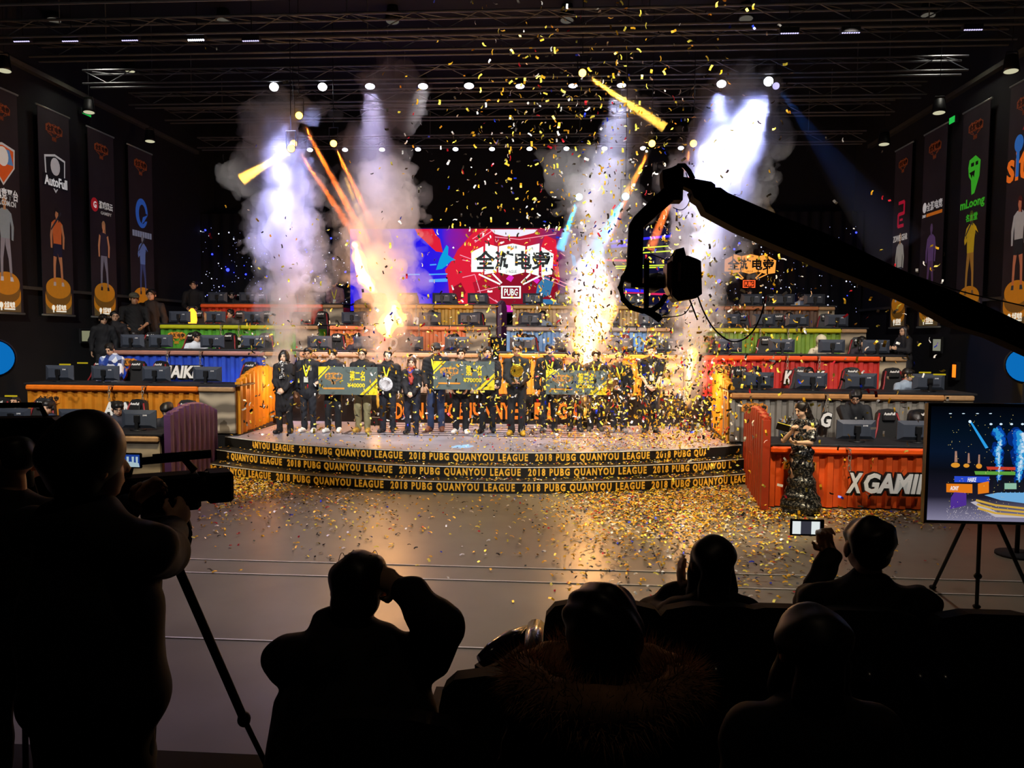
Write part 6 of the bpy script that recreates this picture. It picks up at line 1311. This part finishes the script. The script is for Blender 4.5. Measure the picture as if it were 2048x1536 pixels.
ar = MB(); P = [at_z(*q) for q in ((962, 1322, 1.12), (985, 1305, 1.14), (1020, 1280, 1.15), (1056, 1262, 1.14))]; ar.tube([p - P[0] for p in P], [.028, .042, .042, .028], 12)
ps = P[1] - P[0]; t = thing('side_armrest', 'glossy padded leather armrest catching orange light between the seated viewers', 'armrest', P[0]); ar.build('pad', marm, t); q = MB(); n_ = [p - P[0] for p in P]; off = Vector((.03, -.03, 0)); q.add([n_[0] - off + Vector((0, 0, -.03)), n_[3] - off + Vector((0, 0, -.03)), n_[3] + Vector((.02, 0, -.75)), n_[0] + Vector((.02, 0, -.57))] + [n_[0] + off + Vector((0, 0, -.03)), n_[3] + off + Vector((0, 0, -.03)), n_[3] + Vector((.08, 0, -.75)), n_[0] + Vector((.08, 0, -.57))], [(0, 1, 2, 3), (7, 6, 5, 4), (0, 4, 5, 1), (1, 5, 6, 2), (2, 6, 7, 3), (3, 7, 4, 0)]); q.build('support', mcr2, t)
def seated_viewer(px, ytop, Y, z0, label, **kw):
    """sit so that the crown of the head is where the photograph shows it"""
    S = kw.setdefault('h', 1.72) / 1.72; ln = kw.get('lean', 0); p = at(px, ytop, Y + math.sin(ln) * .62); kw['sit'] = p.z - z0 - .10 - S * (.505 * math.cos(ln) + .262) - .01
    return person(label, (p.x, Y, z0), PI + kw.pop('turn', 0), kw.pop('h'), vox=.010, face=False, shoe=None, **kw)
DKC = '0d0d11'
person('cameraman in dark coat and hood standing with his back to us behind a video camera', (at(172, 900, 2.05).x, 2.05, .55), PI - .35, 1.66, top=DKC, bottom='0c0c10', hair='beanie', hairc='0a0a0c', wide=1.28, coat=.22, hood=1, belly=.075, seed=91, vox=.011, face=False, head=(-.25, 0),
       arms={-1: dict(W=at(345, 1055, 2.48), e=(-.5, .3, -1.2), h=(.1, -.7, .5), curl=.8), 1: dict(W=at(262, 1010, 2.45), e=(.5, .2, -.9), curl=.8)})
seated_viewer(728, 1103, 2.42, .55, 'person seen from behind in dark top with both hands raised beside the head', top=DKC, hair='mop', lean=.30, h=1.80, wide=1.22, belly=.12, coat=.10, seed=92, sleeve=1, arms={-1: dict(W=at(812, 1176, 2.55), E=at(880, 1250, 2.48), h=(.8, -.3, .25), p=(.5, -.9, 0), curl=.6), 1: dict(W=at(662, 1238, 2.6), E=at(650, 1325, 2.45), h=(-.5, -.2, .7), p=(-.5, -.9, 0), curl=.6)}, turn=.1)
f3 = [o for o in C.objects if o.get('label', '').startswith('person seen from behind in dark top')][0]; nb = Vector(f3['_nb']); q = MB(); rg3 = random.Random(8)
for i in range(16):
    a = rg3.uniform(0, 6.28); c_ = nb + Vector((.05 * math.cos(a), -.05 + .05 * math.sin(a), .262)); d_ = Vector((rg3.uniform(-1, 1), rg3.uniform(-.4, .4), 0)).normalized() * rg3.uniform(.02, .045); hh_ = rg3.uniform(.012, .03)
    q.tube([c_ + d_ * k_ + Vector((0, 0, hh_ * (1 - (k_ * 2 - 1) ** 2) - .012)) for k_ in (0, .2, .4, .6, .8, 1)], .0012, 4)
q.build('loose_hair', M('hair_16120f', '16120f'), f3)
def fur_ring(t, NB, S):
    rg = random.Random(3); m = MB(); base = []
    for i in range(5200):
        a = rg.random() * 2 * PI; R = .175; r = .052; b = rg.random() * 2 * PI; c = V3(R * math.cos(a) * 1.12, -.0 + R * .85 * math.sin(a), .03 + .03 * math.sin(a * 3)); n = V3(math.cos(a) * math.cos(b), math.sin(a) * math.cos(b), math.sin(b)); p = NB + c + n * r; L = rg.uniform(.025, .07)
        q = p + unit(n + V3(rg.uniform(-.6, .6), rg.uniform(-.6, .6), rg.uniform(-.5, .3))) * L; s_ = unit(np.cross(n, V3(rg.random(), rg.random(), rg.random()))) * .0016
        m.add([tuple(p - s_), tuple(p + s_), tuple(q)], [(0, 1, 2)])
    pr = [('c', NB + V3(.175 * 1.12 * math.cos(a), .0 + .15 * math.sin(a), .03), NB + V3(.175 * 1.12 * math.cos(a + .5), .0 + .15 * math.sin(a + .5), .03), .05, .05) for a in [i * .5 for i in range(13)]]
    mf = M('fur_brown', 'a87c54', .9, var=.3, scale=20); f = sdf_obj('fur_collar', pr, .012, mf, t, .02); m.build('fur_strands', mf, f)
seated_viewer(1208, 1183, 1.92, .55, 'person in dark hood with a brown fur collar seated in front of us', top=DKC, hair='beanie', hairc='0b0a0a', wide=.98, seed=93, fur=fur_ring, h=1.66, lean=.05)
seated_viewer(1426, 1073, 3.2, .35, 'long-haired person in the front row with one open hand raised', fem=True, top=DKC, hair='long', hairc='0c0a0a', seed=94, h=1.60, lean=.02, arms={1: dict(W=at(1362, 1178, 3.35), e=(.7, .2, -.8), h=(.02, 0, 1), p=(-1, -.2, 0), curl=.12), -1: dict(w=(-.12, -.3, .75))})
seated_viewer(1740, 1033, 3.25, .35, 'short-haired man in the front row holding up a phone', top=DKC, hair='short', wide=1.12, seed=95, h=1.80, lean=.04, arms={1: dict(W=at(1662, 1105, 3.62), e=(.5, .3, -1), h=(.35, -.1, .8), p=(-.2, 1, 0), curl=1.0), -1: dict(w=(-.12, -.3, .75))})
seated_viewer(1628, 1212, 2.05, .55, 'hardly visible person seated in darkness in front of the phone user', top=DKC, hair='long', hairc='0c0a0a', seed=96, h=1.66, lean=.18)
person('person at the picture edge filming beside the cameraman, cheek faintly lit', (at(22, 900, 2.9).x, 2.9, .35), PI + .6, 1.70, top=DKC, bottom='0c0c10', hair='buzz', seed=97, vox=.012, face=False, arms={0: dict(w=(.08, -.35, 1.45))}, head=(.5, 0))
# phone
p = at(1614, 1055, 3.62); t = thing('phone', 'lit phone held sideways, its screen showing two white bands', 'phone', p); MB().box((0, 0, 0), (.155, .009, .078), bev=.003).build('body', mcr2, t); 
MB().quad((-.068, -.0052, -.030), (.060, -.0052, -.030), (.060, -.0052, .030), (-.068, -.0052, .030)).build('display', E_('phone_mid', '4a4a58', .5), t)
m = MB(); m.quad((-.068, -.006, -.030), (-.030, -.006, -.030), (-.030, -.006, .030), (-.068, -.006, .030)); m.quad((.018, -.006, -.030), (.056, -.006, -.030), (.056, -.006, .030), (.018, -.006, .030)); m.build('white_bands', E_('phone_white', 'e8f0f0', .9), t)
# video camera on tripod
def tripod(t, zc, spread, offs=0):
    for i in range(3):
        a = 2 * PI * i / 3 + offs; f = Vector((spread * math.cos(a), spread * math.sin(a), -zc)); m = MB(); m.cyl((.03 * math.cos(a), .03 * math.sin(a), -.20), tuple(f * .55 + Vector((0, 0, -.09))), .017, n=8); m.cyl(tuple(f * .5 + Vector((0, 0, -.10))), tuple(f), .011, n=8); m.ell(tuple(f * .55 + Vector((0, 0, -.09))), (.026, .026, .03)); m.ell(tuple(f + Vector((0, 0, .012))), (.024, .024, .012)); m.build('leg', mcr2, t)
    m = MB(); m.cyl((0, 0, -.24), (0, 0, -.10), .045, .05, 14); m.box((0, 0, -.085), (.12, .12, .03), bev=.006); m.cyl((0, -.02, -.12), (-.34, -.30, -.25), .012, n=8); m.build('fluid_head', mcr2, t)
p = at(318, 985, 2.62); t = thing('video_camera', 'black video camera with a small lit flip screen on a tripod beside the cameraman', 'camera', p, .55)
m = MB(); m.box((0, 0, 0), (.27, .11, .13), bev=.012); m.box((-.17, 0, .02), (.10, .07, .07), bev=.01); m.build('body', mcr2, t)
m = MB(); m.cyl((.13, 0, .01), (.17, 0, .01), .055, n=20); m.box((.20, 0, .01), (.09, .13, .11), bev=.01); m.build('lens_hood', mcr2, t)
m = MB(); m.tube([(-.10, 0, .065), (-.08, 0, .115), (.08, 0, .12), (.12, 0, .07)], .014, 8); m.build('handle', mcr2, t)
m = MB(); m.cyl((-.02, -.05, .13), (.17, -.05, .135), .016, n=10); m.build('microphone', mcr2, t)
tripod(t, p.z - .35, .55, .3)
q = at(262, 921, 2.50) - p; fl = MB(); R = Matrix.Rotation(-.55, 4, 'Z')
MB().box((0, 0, 0), (.078, .008, .052), bev=.003).build('flip_screen', mcr2, t, R @ q, (0, 0, -.55))
s_ = MB(); s_.quad((-.033, -.005, -.021), (.033, -.005, -.021), (.033, -.005, .021), (-.033, -.005, .021)); s_.build('display', E_('cam_blue', '1c3c8c', .9), t, R @ q, (0, 0, -.55))
s_ = MB(); s_.prism([(-.033, -.021), (.033, -.021), (.03, -.008), (0, -.003), (-.03, -.008)], .0003, 0, None, (0, -.006, 0)); [s_.prism([(x - .003, -.01), (x + .003, -.01), (x + .004, .014), (x - .004, .014)], .0003, 0, None, (0, -.0062, 0)) for x in (-.022, -.008, .010, .024)]; s_.build('picture', E_('cam_pale', 'a8c0c8', .9), t, R @ q, (0, 0, -.55))
cable('thick black cable looping down from the video camera', [(352, 1010, 2.6), (372, 1035, 2.6), (380, 1070, 2.6), (370, 1105, 2.6), (362, 1090, 2.6), (366, 1050, 2.6)], .009)
p = at(40, 862, 3.1); t = thing('video_camera', 'dark video camera raised at the picture edge by the second cameraman', 'camera', p, .3); MB().box((0, 0, 0), (.30, .12, .12), bev=.012).build('body', mcr2, t); m = MB(); m.cyl((.15, 0, 0), (.24, 0, 0), .05, .055, 16); m.build('lens', mcr2, t); MB().tube([(-.1, 0, .06), (-.08, 0, .11), (.08, 0, .11), (.1, 0, .06)], .012, 8).build('handle', mcr2, t)
tripod(t, p.z - .35, .4, .8)
# ================================================================ CONFETTI
rg = random.Random(99); CM = [('gold', M('confetti_gold', 'f0b428', .36, .35, var=0)), ('silver', M('confetti_silver', 'f0ece4', .35, .3, var=0)), ('yellow', M('confetti_yellow', 'f0dc50', .45, .15, var=0)), ('dark', M('confetti_dark', '2a2218', .4, .3, var=0)), ('red', M('confetti_red', 'c8202c', .35, .5, var=0)), ('blue', M('confetti_blue', '2038c8', .35, .5, var=0))]
cm = [x[1] for x in CM]
def pick(air): return rg.choices(range(6), (22, 20, 30, 20, 4, 4) if air else (44, 12, 16, 20, 5, 3))[0]
def flake(mb, p, R, l, w, mi):
    """one curled paper strip"""
    c = .18 * l; pts = [(-l / 2, -w / 2, 0), (-l / 2, w / 2, 0), (0, -w / 2, c), (0, w / 2, c), (l / 2, -w / 2, 0), (l / 2, w / 2, 0)]
    mb.add([p + R @ Vector(q) for q in pts], [(0, 2, 3, 1), (2, 4, 5, 3)], mi)
def rnd_rot(): return Euler((rg.uniform(0, 6.3), rg.uniform(0, 6.3), rg.uniform(0, 6.3))).to_matrix()
air = []
def spawn(n, fx, fy, y0=8.2, y1=16.2):
    k = 0
    while k < n:
        px, py = fx(), fy()
        if not (380 < px < 2000 and 0 < py < 1040): continue
        Y = rg.uniform(y0, y1) ; p = at(px, py, Y)
        if p.z < .08 or (p.z < .7 and Y > 11.6 and abs(p.x - CX) < 5.5) or (abs(p.x - 5) < 2.3 and Y > 10.9 and p.z < 1.6) or p.z > 9.0: continue
        air.append(p); k += 1
G = rg.gauss; Ur = rg.uniform
spawn(900, lambda: G(1180, 170), lambda: Ur(0, 860)); spawn(620, lambda: G(1130, 150), lambda: Ur(150, 640), 10, 16.2); spawn(1500, lambda: G(1230, 130), lambda: G(770, 80), 11.9, 16.0); spawn(420, lambda: Ur(500, 1650), lambda: Ur(430, 880)); spawn(620, lambda: Ur(480, 1000), lambda: Ur(640, 880), 11.5, 15.5); spawn(650, lambda: G(1260, 120), lambda: Ur(420, 860), 10, 16)
spawn(260, lambda: Ur(1400, 1900), lambda: Ur(480, 1030), 7.5, 11); spawn(60, lambda: Ur(380, 1900), lambda: Ur(80, 700)); spawn(420, lambda: G(1420, 60), lambda: G(850, 70), 11.2, 15)
air.sort(key=lambda p: p.y); near, far = air[:300], air[300:]
protos = {}
for i, p in enumerate(near):
    mi = pick(True); nm_ = CM[mi][0]
    if nm_ not in protos:
        m = MB(); flake(m, Vector((0, 0, 0)), Matrix.Identity(3), .052, .022, 0); protos[nm_] = m.build('confetti_flake', cm[mi]); o = protos[nm_]
    else: o = protos[nm_].copy(); C.objects.link(o)
    o.location = p; o.rotation_euler = (rg.uniform(0, 6.3), rg.uniform(0, 6.3), rg.uniform(0, 6.3)); s = rg.uniform(.85, 1.3); o.scale = (s, s, s)
    tag(o, 'single %s confetti strip tumbling through the air before the stage' % nm_, 'confetti', '%s confetti strips falling nearest to us' % nm_)
m = MB()
for p in far: flake(m, p, rnd_rot(), rg.uniform(.045, .08), rg.uniform(.02, .033), pick(True))
o = m.build('confetti_shower', cm); tag(o, 'dense shower of gold, silver and dark confetti falling over the stage', 'confetti', None, 'stuff')
m = MB(); k = 0
def floor_spawn(n, fx, fy, z=0, test=None):
    k = 0; tries = 0
    while k < n and tries < n * 20:
        tries += 1; px, py = fx(), fy()
        if py < 720: continue
        p = at_z(px, py, z)
        dd = math.hypot(p.x - CX, p.y - CYs); on = dd < R1 and abs(p.x - CX) < XE
        if z > .5:
            if not on or p.y > 16.4: continue
        elif (dd < R1 + .68 and abs(p.x - CX) < XE + .02) or p.y > 14 or (p.x > 2.9 and p.y > 11.1) or (p.x < -5.8 and p.y > 11.1): continue
        R = Matrix.Rotation(rg.uniform(0, 6.3), 3, 'Z') @ Matrix.Rotation(rg.uniform(-.5, .5), 3, 'X') @ Matrix.Rotation(rg.uniform(-.4, .4), 3, 'Y')
        flake(m, p + Vector((0, 0, rg.uniform(.010, .035))), R, rg.uniform(.04, .06), rg.uniform(.018, .026), pick(False)); k += 1
floor_spawn(4300, lambda: G(1330, 110), lambda: 935 + abs(G(0, 60))); floor_spawn(1600, lambda: G(1400, 170), lambda: 950 + abs(G(0, 110))); floor_spawn(900, lambda: Ur(1500, 1890), lambda: 1016 + abs(G(0, 16)))
floor_spawn(2300, lambda: 430 + abs(G(0, 75)), lambda: 928 + abs(G(0, 30))); floor_spawn(650, lambda: Ur(350, 800), lambda: 950 + abs(G(0, 60))); floor_spawn(420, lambda: Ur(600, 1300), lambda: 990 + abs(G(0, 60))); floor_spawn(160, lambda: Ur(1100, 1800), lambda: Ur(1050, 1180))
o = m.build('floor_confetti', cm); tag(o, 'carpet of gold confetti strips piled on the hall floor around the steps', 'confetti', None, 'stuff')
m = MB(); floor_spawn(1500, lambda: G(1280, 130), lambda: Ur(845, 930), .55); floor_spawn(700, lambda: Ur(450, 1450), lambda: Ur(850, 920), .55)
for r, z in ((R1 + .5, .185), (R1 + .17, .37)):
    for i in range(420):
        u = rg.random() ** .6; a = -PI / 2 + (rg.random() * .62 if rg.random() < .75 else -rg.random() * .6); rr = r + rg.uniform(-.13, .13)
        if abs(rr * math.cos(a)) < XE: flake(m, Vector((CX + rr * math.cos(a), CYs + rr * math.sin(a), z + rg.uniform(.008, .02))), Matrix.Rotation(rg.uniform(0, 6), 3, 'Z'), .05, .022, pick(False))
o = m.build('stage_confetti', cm); tag(o, 'loose gold confetti scattered on the round stage and its steps', 'confetti', None, 'stuff')
